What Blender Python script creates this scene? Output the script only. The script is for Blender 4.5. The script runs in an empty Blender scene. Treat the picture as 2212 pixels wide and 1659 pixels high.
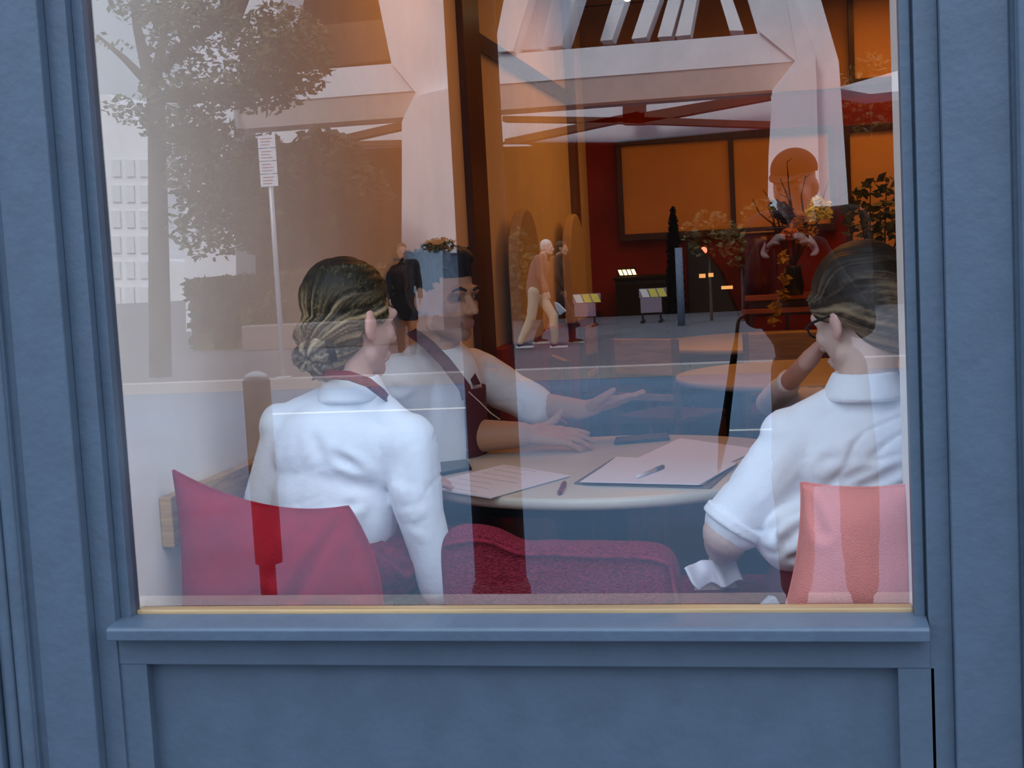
import bpy, bmesh, math, random
from mathutils import Vector, Matrix, Euler, noise
random.seed(7)
V = Vector
C = bpy.context.scene.collection
sc = bpy.context.scene
PI = math.pi

# ---------------------------------------------------------------- camera
FPX, ROLL, PITCH, YAW = 3040.0, math.radians(3.07), math.radians(5.40), math.radians(11.30)
CAM = V((0, -2.5, 1.45))
R0 = V((math.cos(YAW), math.sin(YAW), 0))
FW = V((-math.sin(YAW)*math.cos(PITCH), math.cos(YAW)*math.cos(PITCH), -math.sin(PITCH)))
U0 = R0.cross(FW)
RT = math.cos(ROLL)*R0 - math.sin(ROLL)*U0
UP = math.sin(ROLL)*R0 + math.cos(ROLL)*U0
cd = bpy.data.cameras.new('camera'); cam = bpy.data.objects.new('camera', cd); C.objects.link(cam)
cd.sensor_width = 36; cd.lens = FPX/2212*36; cd.clip_start = 0.02; cd.clip_end = 500
m = Matrix((RT, UP, -FW)).transposed().to_4x4(); m.translation = CAM
cam.matrix_world = m
sc.camera = cam

def at(x, y, Y=None, Z=None, X=None):
    """point in the room seen at a spot of the photograph, on a plane of known depth, height or side"""
    d = FW + (x-1106)/FPX*RT + (829.5-y)/FPX*UP
    t = (Y-CAM.y)/d.y if Y is not None else (Z-CAM.z)/d.z if Z is not None else (X-CAM.x)/d.x
    return CAM + t*d
def rf(x, y, Y=None, Z=None):
    """point out in the street that the glass mirrors"""
    p = at(x, y, Y=Y, Z=Z); return V((p.x, -p.y, p.z))

# ---------------------------------------------------------------- world, sun, exposure
w = bpy.data.worlds.new('sky'); sc.world = w; w.use_nodes = True
nt = w.node_tree; bg = nt.nodes['Background']
tc = nt.nodes.new('ShaderNodeTexCoord'); nz = nt.nodes.new('ShaderNodeTexNoise'); rp = nt.nodes.new('ShaderNodeValToRGB')
nz.inputs['Scale'].default_value = 1.6; nz.inputs['Detail'].default_value = 5
rp.color_ramp.elements[0].position = .35; rp.color_ramp.elements[0].color = (.62, .78, 1.0, 1)
rp.color_ramp.elements[1].position = .7; rp.color_ramp.elements[1].color = (.86, .93, 1.0, 1)
nt.links.new(tc.outputs['Generated'], nz.inputs['Vector']); nt.links.new(nz.outputs['Fac'], rp.inputs['Fac'])
nt.links.new(rp.outputs['Color'], bg.inputs['Color'])
# overcast sky: three times brighter overhead than at the horizon
sx = nt.nodes.new('ShaderNodeSeparateXYZ'); nt.links.new(tc.outputs['Generated'], sx.inputs[0])
mr = nt.nodes.new('ShaderNodeMapRange'); nt.links.new(sx.outputs['Z'], mr.inputs['Value']); SKY = 1.12
mr.inputs['From Min'].default_value = 0; mr.inputs['From Max'].default_value = 1; mr.inputs['To Min'].default_value = SKY; mr.inputs['To Max'].default_value = SKY*3.9
nt.links.new(mr.outputs['Result'], bg.inputs['Strength'])
sd = bpy.data.lights.new('sun', 'SUN'); sd.energy = 3.25; sd.angle = math.radians(14); sd.color = (1, .97, .95)
so = bpy.data.objects.new('sun', sd); C.objects.link(so)
so.rotation_euler = V((.25, -.70, -.66)).to_track_quat('-Z', 'Y').to_euler()
sc.view_settings.view_transform = 'Standard'; sc.view_settings.look = 'None'
sc.view_settings.exposure = 0.0; sc.view_settings.gamma = 1.0; sc.view_settings.use_curve_mapping = False

# warm room lamps (ceiling)
def area(name, loc, size, power, col, rot=(0, 0, 0)):
    d = bpy.data.lights.new(name, 'AREA'); d.shape = 'RECTANGLE'; d.size, d.size_y = size; d.energy = power; d.color = col
    o = bpy.data.objects.new(name, d); C.objects.link(o); o.location = loc; o.rotation_euler = rot; return o
WARM = (1, .34, .05)
area('ceiling_lamp_light', (-.1, 4.9, 2.9), (1.6, 1.2), 17, WARM)
area('ceiling_lamp_light', (.9, 6.0, 2.9), (1.2, .5), 9, WARM)
area('ceiling_lamp_light', (-.5, 2.3, 2.9), (.8, .6), 9, WARM)
sl = bpy.data.lights.new('added_bloom_spot', 'SPOT'); sl.energy = 24; sl.color = (1, .86, .50); sl.spot_size = math.radians(8); sl.spot_blend = .5; sl.shadow_soft_size = .03  # extra spot without a fitting, added so the yellow bloom shows yellow
slo = bpy.data.objects.new('added_bloom_spot', sl); C.objects.link(slo); slo.location = (.1, 5.0, 2.75); slo.rotation_euler = (at(1768, 455, Y=6.08)-V((.1, 5.0, 2.75))).to_track_quat('-Z', 'Y').to_euler()
area('ceiling_lamp_light', (2.6, 3.4, 2.9), (1.2, 1.2), 8, WARM)

# ---------------------------------------------------------------- materials
MATS = {}
def mat(name, col, rough=.6, bump=0, bscale=40, var=0, vscale=6, metal=0, emit=None, estr=0, stretch=None, spec=.5, sheen=0, col2=None, attr=None):
    if name in MATS: return MATS[name]
    m = bpy.data.materials.new(name); m.use_nodes = True; n = m.node_tree.nodes; L = m.node_tree.links
    b = n['Principled BSDF']; b.inputs['Base Color'].default_value = (*col, 1); b.inputs['Roughness'].default_value = rough
    b.inputs['Metallic'].default_value = metal; b.inputs['Specular IOR Level'].default_value = spec
    if sheen: b.inputs['Sheen Weight'].default_value = sheen
    tc = n.new('ShaderNodeTexCoord'); mp = n.new('ShaderNodeMapping'); L.new(tc.outputs['Object'], mp.inputs['Vector'])
    if stretch: mp.inputs['Scale'].default_value = stretch
    src = None
    if var or col2:
        z = n.new('ShaderNodeTexNoise'); z.inputs['Scale'].default_value = vscale; z.inputs['Detail'].default_value = 6
        L.new(mp.outputs['Vector'], z.inputs['Vector'])
        r = n.new('ShaderNodeValToRGB'); r.color_ramp.elements[0].position = .36; r.color_ramp.elements[1].position = .64
        c2 = col2 or tuple(min(1, c*(1+var)) for c in col); c1 = col if col2 else tuple(c*(1-var) for c in col)
        r.color_ramp.elements[0].color = (*c1, 1); r.color_ramp.elements[1].color = (*c2, 1)
        L.new(z.outputs['Fac'], r.inputs['Fac']); src = r.outputs['Color']
    if attr:
        a = n.new('ShaderNodeVertexColor'); a.layer_name = attr
        if src is None: src = a.outputs['Color']
        else:
            mx = n.new('ShaderNodeMix'); mx.data_type = 'RGBA'; mx.blend_type = 'MULTIPLY'; mx.inputs['Factor'].default_value = 1
            L.new(src, mx.inputs['A']); L.new(a.outputs['Color'], mx.inputs['B']); src = mx.outputs['Result']
    if src is not None: L.new(src, b.inputs['Base Color'])
    if bump:
        z = n.new('ShaderNodeTexNoise'); z.inputs['Scale'].default_value = bscale; z.inputs['Detail'].default_value = 4
        L.new(mp.outputs['Vector'], z.inputs['Vector'])
        bp = n.new('ShaderNodeBump'); bp.inputs['Strength'].default_value = bump; bp.inputs['Distance'].default_value = .01
        L.new(z.outputs['Fac'], bp.inputs['Height']); L.new(bp.outputs['Normal'], b.inputs['Normal'])
    if emit:
        b.inputs['Emission Color'].default_value = (*emit, 1); b.inputs['Emission Strength'].default_value = estr
    MATS[name] = m; return m

blue = mat('blue_grey_paint', (.058, .088, .131), .45, bump=.12, bscale=60, var=.06, vscale=14)
cream = mat('cream_paint', (.86, .84, .78), .6, bump=.1)
white_wall = mat('white_plaster', (.86, .79, .70), .8, bump=.1, bscale=30, var=.03)
oak = mat('oak_wood', (.50, .30, .12), .45, bump=.15, bscale=30, var=.18, vscale=8, stretch=(1, 1, 12))
oakx = mat('oak_sill', (.62, .40, .17), .4, bump=.1, var=.15, vscale=10, stretch=(.4, 8, 8))
brown_wood = mat('brown_wood', (.16, .075, .035), .4, var=.2, vscale=6, stretch=(6, 6, .6))
dark_wood = mat('dark_wood', (.055, .022, .013), .35, var=.25, vscale=6, stretch=(6, 6, .6))
red_wood = mat('dark_red_panelling', (.26, .030, .006), .8, var=.2, vscale=3, spec=.2)
tan_panel = mat('amber_panel', (.72, .44, .20), .7, var=.08, vscale=2)
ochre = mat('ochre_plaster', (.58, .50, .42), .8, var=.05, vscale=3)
floor_m = mat('dark_floor', (.025, .014, .012), .5, var=.2, vscale=3)
ceil_m = mat('ceiling_paint', (.50, .38, .26), .8)
maroon = mat('maroon_fabric', (.20, .012, .026), .9, bump=.5, bscale=260, var=.25, vscale=60, spec=.15)
weave = mat('woven_maroon_fabric', (.13, .006, .016), .95, bump=1.0, bscale=300, col2=(.34, .030, .055), vscale=330, spec=.1, stretch=(.5, 1, 1.6))
red_fab = mat('red_fabric', (.34, .012, .022), .95, bump=.35, bscale=300, var=.10, vscale=14, spec=.1)
pink_fab = mat('pink_fabric', (.78, .27, .24), .9, bump=.35, bscale=320, var=.05, vscale=10, sheen=.2)
shirt = mat('white_cotton', (.83, .86, .92), .8, bump=.15, bscale=55, sheen=.1)
apron_m = mat('maroon_apron_cloth', (.10, .010, .020), .85, bump=.2, bscale=90, var=.1)
table_m = mat('cream_laminate', (.70, .67, .58), .3, var=.03)
paper_m = mat('white_paper', (.88, .87, .95), .6)
grey_clip = mat('grey_board', (.16, .15, .16), .5)
black = mat('black_gloss', (.012, .013, .016), .3)
blackm = mat('black_matt', (.008, .008, .010), .8)
steel = mat('galvanised_steel', (.55, .55, .58), .4, metal=.3)
concrete = mat('pale_concrete', (.84, .83, .86), .85, bump=.2, bscale=2, var=.05, vscale=.8)
concrete2 = mat('grey_concrete', (.42, .38, .37), .9, var=.12, vscale=1)
paving = mat('pavement', (.115, .11, .13), .9, var=.10, vscale=1.2)
kerbm = mat('kerb_stone', (.55, .53, .53), .9, var=.05)
asphalt = mat('asphalt', (.105, .185, .285), .9, bump=.2, bscale=20, var=.10, vscale=1.0)
roadpaint = mat('road_paint', (.75, .75, .72), .8)
leaf = mat('tree_leaves', (.055, .075, .018), .6, col2=(.10, .11, .03), vscale=3)
leafy = mat('hedge_leaves', (.045, .050, .012), .7, col2=(.12, .11, .026), vscale=2)
leafd = mat('dark_leaves', (.022, .030, .012), .7, col2=(.05, .06, .02), vscale=2)
bark = mat('tree_bark', (.07, .05, .035), .9, bump=.5, bscale=12, var=.2)
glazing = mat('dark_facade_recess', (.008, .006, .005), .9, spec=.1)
yellow = mat('yellow_petals', (.80, .70, .01), .6, col2=(.95, .88, .08), vscale=40)

# glass: clear and mirror-like at once, as a coated shop pane
gm = bpy.data.materials.new('window_glass'); gm.use_nodes = True; n = gm.node_tree.nodes; L = gm.node_tree.links
n.remove(n['Principled BSDF']); o_ = n['Material Output']
tr = n.new('ShaderNodeBsdfTransparent'); tr.inputs['Color'].default_value = (.97, .98, .99, 1)
gl = n.new('ShaderNodeBsdfGlossy'); gl.inputs['Roughness'].default_value = 0.0
def _m(op, a, b=None):
    q = n.new('ShaderNodeMath'); q.operation = op
    for i, v in enumerate((a, b)):
        if v is None: continue
        if isinstance(v, (int, float)): q.inputs[i].default_value = v
        else: L.new(v, q.inputs[i])
    return q.outputs[0]
ge = n.new('ShaderNodeNewGeometry'); dt = n.new('ShaderNodeVectorMath'); dt.operation = 'DOT_PRODUCT'
L.new(ge.outputs['Incoming'], dt.inputs[0]); L.new(ge.outputs['Normal'], dt.inputs[1])
REFL = .20
fac_ = _m('ADD', _m('MULTIPLY', _m('POWER', _m('SUBTRACT', 1.0, _m('ABSOLUTE', dt.outputs['Value'])), 5.0), 1-REFL), REFL)
mx = n.new('ShaderNodeMixShader'); L.new(fac_, mx.inputs['Fac']); L.new(tr.outputs[0], mx.inputs[1]); L.new(gl.outputs[0], mx.inputs[2])
L.new(mx.outputs[0], o_.inputs['Surface'])

# ---------------------------------------------------------------- builders
def link(name, me, m, parent=None):
    o = bpy.data.objects.new(name, me); C.objects.link(o)
    if m is not None: me.materials.append(m)
    if parent is not None: o.parent = parent
    return o
def obj(name, bm, m, parent=None, smooth=False, bevel=0):
    bmesh.ops.recalc_face_normals(bm, faces=bm.faces)
    me = bpy.data.meshes.new(name); bm.to_mesh(me); bm.free()
    if smooth:
        for p in me.polygons: p.use_smooth = True
    o = link(name, me, m, parent)
    if bevel:
        b = o.modifiers.new('bevel', 'BEVEL'); b.width = bevel; b.segments = 2; b.limit_method = 'ANGLE'
    return o
def tag(o, label, cat, group=None, kind=None):
    o['label'] = label; o['category'] = cat
    if group: o['group'] = group
    if kind: o['kind'] = kind
    return o
def thing(name, label, cat, loc=(0, 0, 0), group=None):
    o = bpy.data.objects.new(name, None); C.objects.link(o); o.location = loc; o.empty_display_size = .05
    return tag(o, label, cat, group)
def struct(o):
    o['kind'] = 'structure'; return o
def rebase(root, loc):
    """put an Empty's origin at its base while its parts stay where they were modelled"""
    root.location = loc
    for ch in root.children: ch.matrix_parent_inverse = Matrix.Translation(-V(loc))
    return root
def box(bm, a, b):
    x0, y0, z0 = a; x1, y1, z1 = b
    vs = [bm.verts.new(p) for p in ((x0,y0,z0),(x1,y0,z0),(x1,y1,z0),(x0,y1,z0),(x0,y0,z1),(x1,y0,z1),(x1,y1,z1),(x0,y1,z1))]
    for f in ((0,1,2,3),(4,5,6,7),(0,1,5,4),(1,2,6,5),(2,3,7,6),(3,0,4,7)): bm.faces.new([vs[i] for i in f])
def prism(bm, pts, vec):
    """polygon given by 3-D points, swept along vec"""
    vec = V(vec); a = [bm.verts.new(p) for p in pts]; b = [bm.verts.new(V(p)+vec) for p in pts]
    bm.faces.new(a); bm.faces.new(b[::-1]); k = len(a)
    for i in range(k): bm.faces.new((a[i], a[(i+1) % k], b[(i+1) % k], b[i]))
def frame_of(d):
    d = d.normalized(); u = d.cross(V((0, 0, 1)))
    if u.length < 1e-3: u = V((1, 0, 0))
    u.normalize(); return u, d.cross(u).normalized()
def tube(bm, pts, rad, seg=10, cap=True):
    pts = [V(p) for p in pts]; rad = rad if isinstance(rad, (list, tuple)) else [rad]*len(pts); rings = []
    for i, p in enumerate(pts):
        d = pts[min(i+1, len(pts)-1)] - pts[max(i-1, 0)]
        u, v = frame_of(d)
        rings.append([bm.verts.new(p + (u*math.cos(2*PI*k/seg) + v*math.sin(2*PI*k/seg))*rad[i]) for k in range(seg)])
    for a, b in zip(rings, rings[1:]):
        for k in range(seg): bm.faces.new((a[k], a[(k+1) % seg], b[(k+1) % seg], b[k]))
    if cap: bm.faces.new(rings[0]); bm.faces.new(rings[-1][::-1])
def lathe(bm, c, prof, seg=48):
    c = V(c); rings = []
    for r, z in prof:
        rings.append([bm.verts.new(c + V((r*math.cos(2*PI*k/seg), r*math.sin(2*PI*k/seg), z))) for k in range(seg)])
    for a, b in zip(rings, rings[1:]):
        for k in range(seg): bm.faces.new((a[k], a[(k+1) % seg], b[(k+1) % seg], b[k]))
    bm.faces.new(rings[0][::-1]); bm.faces.new(rings[-1])
def capsule(bm, p0, r0, p1, r1, seg=16, flat=None):
    p0 = V(p0); p1 = V(p1); d = p1-p0
    if d.length < 1e-6: d = V((0, 0, 1e-4)); p1 = p0+d
    dn = d.normalized(); u, v = frame_of(dn)
    st = []
    for k in range(1, 5): a = -PI/2 + k*PI/8*.98; st.append((p0 + dn*r0*math.sin(a), r0*math.cos(a)))
    st.append((p0, r0)); st.append((p1, r1))
    for k in range(1, 4): a = k*PI/8; st.append((p1 + dn*r1*math.sin(a), r1*math.cos(a)))
    st.append((p1 + dn*r1*.97, r1*.2))
    rings = [[bm.verts.new(c + (u*math.cos(2*PI*k/seg)+v*math.sin(2*PI*k/seg))*r) for k in range(seg)] for c, r in st]
    for a, b in zip(rings, rings[1:]):
        for k in range(seg): bm.faces.new((a[k], a[(k+1) % seg], b[(k+1) % seg], b[k]))
    bm.faces.new(rings[0][::-1]); bm.faces.new(rings[-1])
def ellip(bm, c, r, rot=None):
    M = Matrix.Translation(V(c)) @ ((rot.to_matrix().to_4x4() if isinstance(rot, Euler) else rot) if rot is not None else Matrix()) @ Matrix.Diagonal((*r, 1))
    bmesh.ops.create_uvsphere(bm, u_segments=20, v_segments=14, radius=1, matrix=M)
def organic(name, blobs, voxel, m, parent=None, smooth=6, disp=None, folds=(), colf=None, M=None):
    """one continuous skin over overlapping limbs: ('c',p0,r0,p1,r1) capsules and ('e',centre,radii[,rot]) ellipsoids"""
    bm = bmesh.new()
    for b in blobs:
        if b[0] == 'c': capsule(bm, *b[1:])
        elif b[0] == 'm': b[1](bm)
        else: ellip(bm, *b[1:])
    if M is not None: bmesh.ops.transform(bm, matrix=M, verts=bm.verts)
    me = bpy.data.meshes.new(name); bm.to_mesh(me); bm.free()
    t = bpy.data.objects.new('tmp', me); C.objects.link(t)
    r = t.modifiers.new('r', 'REMESH'); r.mode = 'VOXEL'; r.voxel_size = voxel
    s = t.modifiers.new('s', 'SMOOTH'); s.iterations = smooth; s.factor = .5
    bpy.context.view_layer.update()
    dg = bpy.context.evaluated_depsgraph_get()
    me2 = bpy.data.meshes.new_from_object(t.evaluated_get(dg)); bpy.data.objects.remove(t); bpy.data.meshes.remove(me)
    me2.name = name
    if disp or folds:
        nrm = [v.normal.copy() for v in me2.vertices]
        for v, nn in zip(me2.vertices, nrm):
            d = disp(v.co) if disp else 0
            for (a, b, wd, dp) in folds:
                ab = b-a; t_ = max(0, min(1, (v.co-a).dot(ab)/ab.dot(ab))); q = (v.co-(a+ab*t_)).length
                if q < wd*3.2:
                    tp = min(1, min(t_, 1-t_)*5+.25)
                    d -= dp*tp*math.exp(-(q/wd)**2); d += .45*dp*tp*math.exp(-((q-wd*1.7)/wd)**2)
            v.co += nn*d
    for p in me2.polygons: p.use_smooth = True
    if colf:
        ca = me2.color_attributes.new('Col', 'FLOAT_COLOR', 'POINT')
        for i, v in enumerate(me2.vertices): ca.data[i].color = (*colf(v.co), 1)
    me2.materials.clear()
    return link(name, me2, m, parent)
def nz3(p, s, seed=0): return noise.noise(V((p.x*s[0]+seed, p.y*s[1]+seed*.7, p.z*s[2]-seed)))
def leaves(bm, c, r, count, size, hollow=.3, flat=1.0):
    c = V(c)
    for _ in range(count):
        d = V((random.gauss(0, 1), random.gauss(0, 1), random.gauss(0, 1))).normalized()*(hollow+(1-hollow)*random.random()**.6)
        p = c + V((d.x*r[0], d.y*r[1], d.z*r[2]))
        u = V((random.gauss(0, 1), random.gauss(0, 1), random.gauss(0, .5))).normalized(); v = u.orthogonal().normalized()
        v.rotate(Matrix.Rotation(random.random()*PI, 3, u)); s = size*(.6+.8*random.random())
        vs = [bm.verts.new(p+u*s), bm.verts.new(p+v*s*.5), bm.verts.new(p-u*s), bm.verts.new(p-v*s*.5)]
        bm.faces.new(vs)

# ================================================================ SHOP FRONT
GX0, GX1, GZ = -1.273, .195, .782
Y1, Y2, Y3 = -.022, -.044, -.071
ZT = 2.75; ZB = .0
fr_ = thing('window_frame', 'blue grey painted timber shopfront frame around the wide window', 'window frame')
fr_.name = 'window_1'; struct(fr_)
def sbox(name, a, b, m=blue, parent=None, bevel=.002):
    bm = bmesh.new(); box(bm, a, b); return obj(name, bm, m, parent, bevel=bevel)
# stepped stiles, outwards from the glass
sbox('stile', (-1.295, Y1, GZ-.08), (GX0, .02, ZT), parent=fr_)
sbox('stile', (GX1, Y1, GZ-.08), (.213, .02, ZT), parent=fr_)
sbox('stile', (-1.338, Y2, ZB), (-1.295, .02, ZT), parent=fr_)
sbox('stile', (.2165, Y2+.006, ZB), (.256, .02, ZT), parent=fr_)
sbox('stile', (.210, -.012, ZB), (.220, .018, ZT), parent=fr_)
sbox('casing', (-1.447, Y3, ZB), (-1.338, .02, ZT), parent=fr_, bevel=.004)
sbox('casing', (.256, Y3+.012, ZB), (.366, .02, ZT), parent=fr_, bevel=.004)
for side, xs in ((-1, (-1.478, -1.508)), (1, (.388, .420))):
    for i, x in enumerate(xs):
        bm = bmesh.new(); pr = []
        for k in range(13):
            a = PI*k/12; pr.append((x+.0145*math.cos(a), Y3-.008-.011*math.sin(a)))
        pr = [(x+.016, .02)] + [(x+.0165, Y3-.004)] + pr + [(x-.0165, Y3-.004), (x-.016, .02)]
        prism(bm, [V((a, b, ZB)) for a, b in pr], (0, 0, ZT)); obj('moulding', bm, blue, fr_)
sbox('casing', (-1.53, Y3+.006, ZB), (-1.445, .02, ZT), parent=fr_)
sbox('casing', (.364, Y3+.016, ZB), (.44, .02, ZT), parent=fr_)
sbox('casing', (-1.80, Y3-.03, ZB), (-1.525, .02, ZT), parent=fr_, bevel=.004)
sbox('casing', (.437, Y3-.03, ZB), (.75, .02, ZT), parent=fr_, bevel=.004)
# rails, sill and the sunk panel below the sill
bm = bmesh.new(); prism(bm, [V((-1.297, 0.0, .7835)), V((-1.297, -.074, .7765)), V((-1.297, -.080, .772)), V((-1.297, -.080, .752)), V((-1.297, .02, .752))], (1.512, 0, 0))
obj('sill', bm, blue, fr_, bevel=.002)
sbox('bottom_rail', (-1.300, -.040, .694), (.218, .02, .753), parent=fr_)
sbox('panel_stile', (-1.310, -.038, ZB), (-1.240, .02, .6955), parent=fr_, bevel=.0015)
sbox('panel_stile', (.163, -.038, ZB), (.225, .02, .6955), parent=fr_, bevel=.0015)
sbox('lower_panel', (-1.26, -.012, ZB), (.19, .02, .70), parent=fr_, bevel=0)
sbox('top_rail', (-1.296, Y2, 2.66), (.218, .02, ZT), parent=fr_)
bm = bmesh.new(); vs = [bm.verts.new(p) for p in ((GX0-.005, .001, GZ-.01), (GX1+.005, .001, GZ-.01), (GX1+.005, .001, 2.69), (GX0-.005, .001, 2.69))]; bm.faces.new(vs)
obj('glass_pane', bm, gm, fr_)
# masonry of the front: parts beside and above the opening
wf = bpy.data.objects.new('wall_front', None); C.objects.link(wf); struct(wf)
sbox('pier', (-8, .02, -.1), (GX0, .17, 9), white_wall, wf, 0)
sbox('pier', (GX1, .02, -.1), (9, .17, 9), cream, wf, 0)
sbox('spandrel', (GX0, .02, -.1), (GX1, .036, .745), white_wall, wf, 0)
sbox('lintel', (GX0, .02, 2.68), (GX1, .17, 9), white_wall, wf, 0)
sbox('facing', (-8, -.03, ZT-.02), (9, .02, 9), blue, wf, 0)
sbox('facing', (-8, -.05, -.1), (-1.70, .02, ZT), blue, wf, 0)
sbox('facing', (.70, -.05, -.1), (9, .02, ZT), blue, wf, 0)
st = sbox('window_sill', (GX0, .003, .745), (GX1, .036, .790), oakx, None, .003); st.name = 'trim_1'; struct(st)

# ================================================================ ROOM
FZ = .12
def sstruct(name, a, b, m): return struct(sbox(name, a, b, m, None, 0))
sstruct('floor', (-1.5, .17, FZ-.2), (4.6, 7.0, FZ), floor_m)
sstruct('ceiling', (-1.5, .17, 3.0), (4.6, 7.0, 3.1), ceil_m)
sstruct('wall_left', (-1.45, .17, FZ), (GX0, 6.9, 3.0), white_wall)
sstruct('wall_right', (4.4, .17, FZ), (4.6, 6.9, 3.0), ochre)
sstruct('wall_back', (GX0, 6.75, FZ), (4.4, 6.9, 3.0), red_wood)
sstruct('roof', (-8, .0, 8.9), (9, 8, 9.1), concrete2)
sstruct('wall_upper', (-8, 6.9, 3.0), (9, 7.1, 9), concrete2)
# pilaster, picture rail and panelling along the left wall
p_ = sbox('trim', (GX0, 3.12, FZ), (GX0+.03, 3.43, 3.0), dark_wood, None, .003); p_.name = 'trim_2'; struct(p_)
p_ = sbox('trim', (GX0, 3.43, 2.31), (GX0+.03, 6.03, 2.375), dark_wood, None, .003); p_.name = 'trim_3'; struct(p_)
p_ = sbox('trim', (GX0, 3.43, FZ), (GX0+.05, 6.75, 1.03), red_wood, None, .003); p_.name = 'baseboard_left'; struct(p_)
p_ = sbox('trim', (GX0, 5.98, 1.03), (GX0+.04, 6.12, 3.0), brown_wood, None, .003); p_.name = 'trim_4'; struct(p_)
p_ = sbox('trim', (-1.2, 4.9, 2.82), (4.4, 5.15, 3.0), brown_wood, None, .003); p_.name = 'trim_5'; struct(p_)
p_ = sbox('trim', (GX0+.001, 6.735, 2.36), (4.39, 6.7495, 2.99), mat('amber_lining_board', (.50, .30, .12), .8, var=.1), None, 0); p_.name = 'trim_6'; struct(p_)
# framed wall panels at the back
def wall_panel(px0, py0, px1, py1, label, mull=()):
    Y = 6.72; a = at(px0, py1, Y=Y); b = at(px1, py0, Y=Y); x0, z0, x1, z1 = a.x, a.z, b.x, b.z
    t = thing('wall_panel', label, 'wall panel', group='framed panels on the back wall')
    sbox('panel', (x0+.03, Y-.01, z0+.03), (x1-.03, Y+.03, z1-.03), tan_panel, t, 0)
    for q in ((x0, z0, x1, z0+.045), (x0, z1-.045, x1, z1), (x0, z0+.045, x0+.035, z1-.045), (x1-.035, z0+.045, x1, z1-.045)):
        sbox('frame_bar', (q[0], Y-.035, q[1]), (q[2], Y+.03, q[3]), dark_wood, t, .003)
    for mx_ in mull:
        xm = at(mx_, 400, Y=Y).x; sbox('mullion', (xm-.016, Y-.03, z0+.045), (xm+.016, Y+.03, z1-.045), dark_wood, t, .002)
    rebase(t, ((x0+x1)/2, Y, z0))
wall_panel(1340, 270, 1800, 522, 'wide framed amber panel with thin dark bars on the back wall, above the dark cabinet', (1582,))
wall_panel(1832, 240, 2290, 600, 'framed amber panel at the right of the back wall, behind the leafy branches', (2060,))
wall_panel(1835, -60, 2290, 188, 'upper framed amber panel high at the right of the back wall')
# round-topped panels against the left wall, a little darker than it
for i, (px, lab) in enumerate(((1128, 'tall round-topped panel against the left wall, nearer one by the dark pilaster'), (1236, 'tall round-topped panel against the left wall, farther one by the back corner'))):
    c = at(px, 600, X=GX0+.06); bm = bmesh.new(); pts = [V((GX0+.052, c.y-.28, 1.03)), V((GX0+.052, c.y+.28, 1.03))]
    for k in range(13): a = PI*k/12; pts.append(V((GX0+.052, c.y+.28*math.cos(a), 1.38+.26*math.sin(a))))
    prism(bm, pts, (.05, 0, 0)); tag(obj('rounded_panel', bm, ochre, None, bevel=.01), lab, 'booth back', 'rounded panels along the left wall')
# side bench along the left wall with a wooden back rail, and the bench under the window
t = thing('wall_bench', 'built-in wall bench with maroon seat and wooden back rail, along the white left wall', 'bench')
sbox('back_rail', (GX0+.001, .135, .885), (GX0+.028, 3.08, .989), oak, t, .003)
sbox('backrest', (GX0+.001, .70, .701), (GX0+.02, 3.08, .884), brown_wood, t, .003)
sbox('seat', (GX0+.001, .67, .60), (-.86, 3.08, .70), maroon, t, .02)
sbox('base', (GX0+.001, .67, FZ), (-.90, 3.08, .599), brown_wood, t, .004)
rebase(t, (-1.07, 1.6, FZ))
t = thing('window_bench', 'maroon upholstered bench running under the window', 'bench')
sbox('seat', (GX0+.03, .045, .60), (GX1-.002, .66, .70), maroon, t, .02)
sbox('base', (GX0+.03, .06, FZ), (GX1-.002, .60, .599), brown_wood, t, .004)
rebase(t, (-.03, .36, FZ))

# ---------------------------------------------------------------- tables
def round_table(c, r, label, rim=table_m, group=None):
    t = thing('round_table', label, 'table', group=group)
    bm = bmesh.new(); lathe(bm, (*c, 0), [(r-.03, .838), (r-.006, .842), (r, .852), (r, .862), (r-.004, .868), (r-.012, .870)], 96); obj('table_top', bm, rim, t, True)
    o = t.children[0]; o.modifiers.new('e', 'EDGE_SPLIT').split_angle = math.radians(50)
    bm = bmesh.new(); lathe(bm, (*c, 0), [(.05, .15), (.035, .25), (.03, .8), (.12, .838)], 24); obj('pedestal', bm, blackm, t, True)
    bm = bmesh.new(); lathe(bm, (*c, 0), [(.27, FZ), (.27, FZ+.012), (.06, FZ+.05), (.05, FZ+.06)], 40); obj('base', bm, blackm, t, True)
    return rebase(t, (*c, FZ))
round_table((-.478, 1.225), .54, 'cream round table with papers where the staff sit')
round_table((.10, 3.66), .60, 'round table just behind the staff meeting, nearer of the two empty ones')
round_table((-.10, 5.68), .70, 'large round table farthest back, near the sideboard')

# ---------------------------------------------------------------- things on the table
TZ = .870
def flat(name, pxs, th, m, label, cat, z=TZ, parent=None, bevel=.0008, curl=None):
    bm = bmesh.new(); prism(bm, [at(x, y, Z=z+.0006) for x, y in pxs], (0, 0, th)); o = obj(name, bm, m, parent, bevel=bevel)
    if label: tag(o, label, cat)
    return o
def sheet_stack(name, pxs, n_, label, z=TZ):
    t = thing(name, label, 'papers'); c = sum((at(x, y, Z=z) for x, y in pxs), V())/4
    for i in range(n_):
        bm = bmesh.new(); pts = []
        for (x, y) in pxs:
            p = at(x, y, Z=z+.0006); q = c + (p-c)*(1-.004*i); q.rotate(Matrix.Rotation(0, 3, 'Z')); pts.append(V((q.x+random.uniform(-.004, .004), q.y+random.uniform(-.004, .004), z+.0008+i*.0014)))
        prism(bm, pts, (0, 0, .0009)); obj('sheet', bm, paper_m, t)
    return rebase(t, (c.x, c.y, z))
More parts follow.
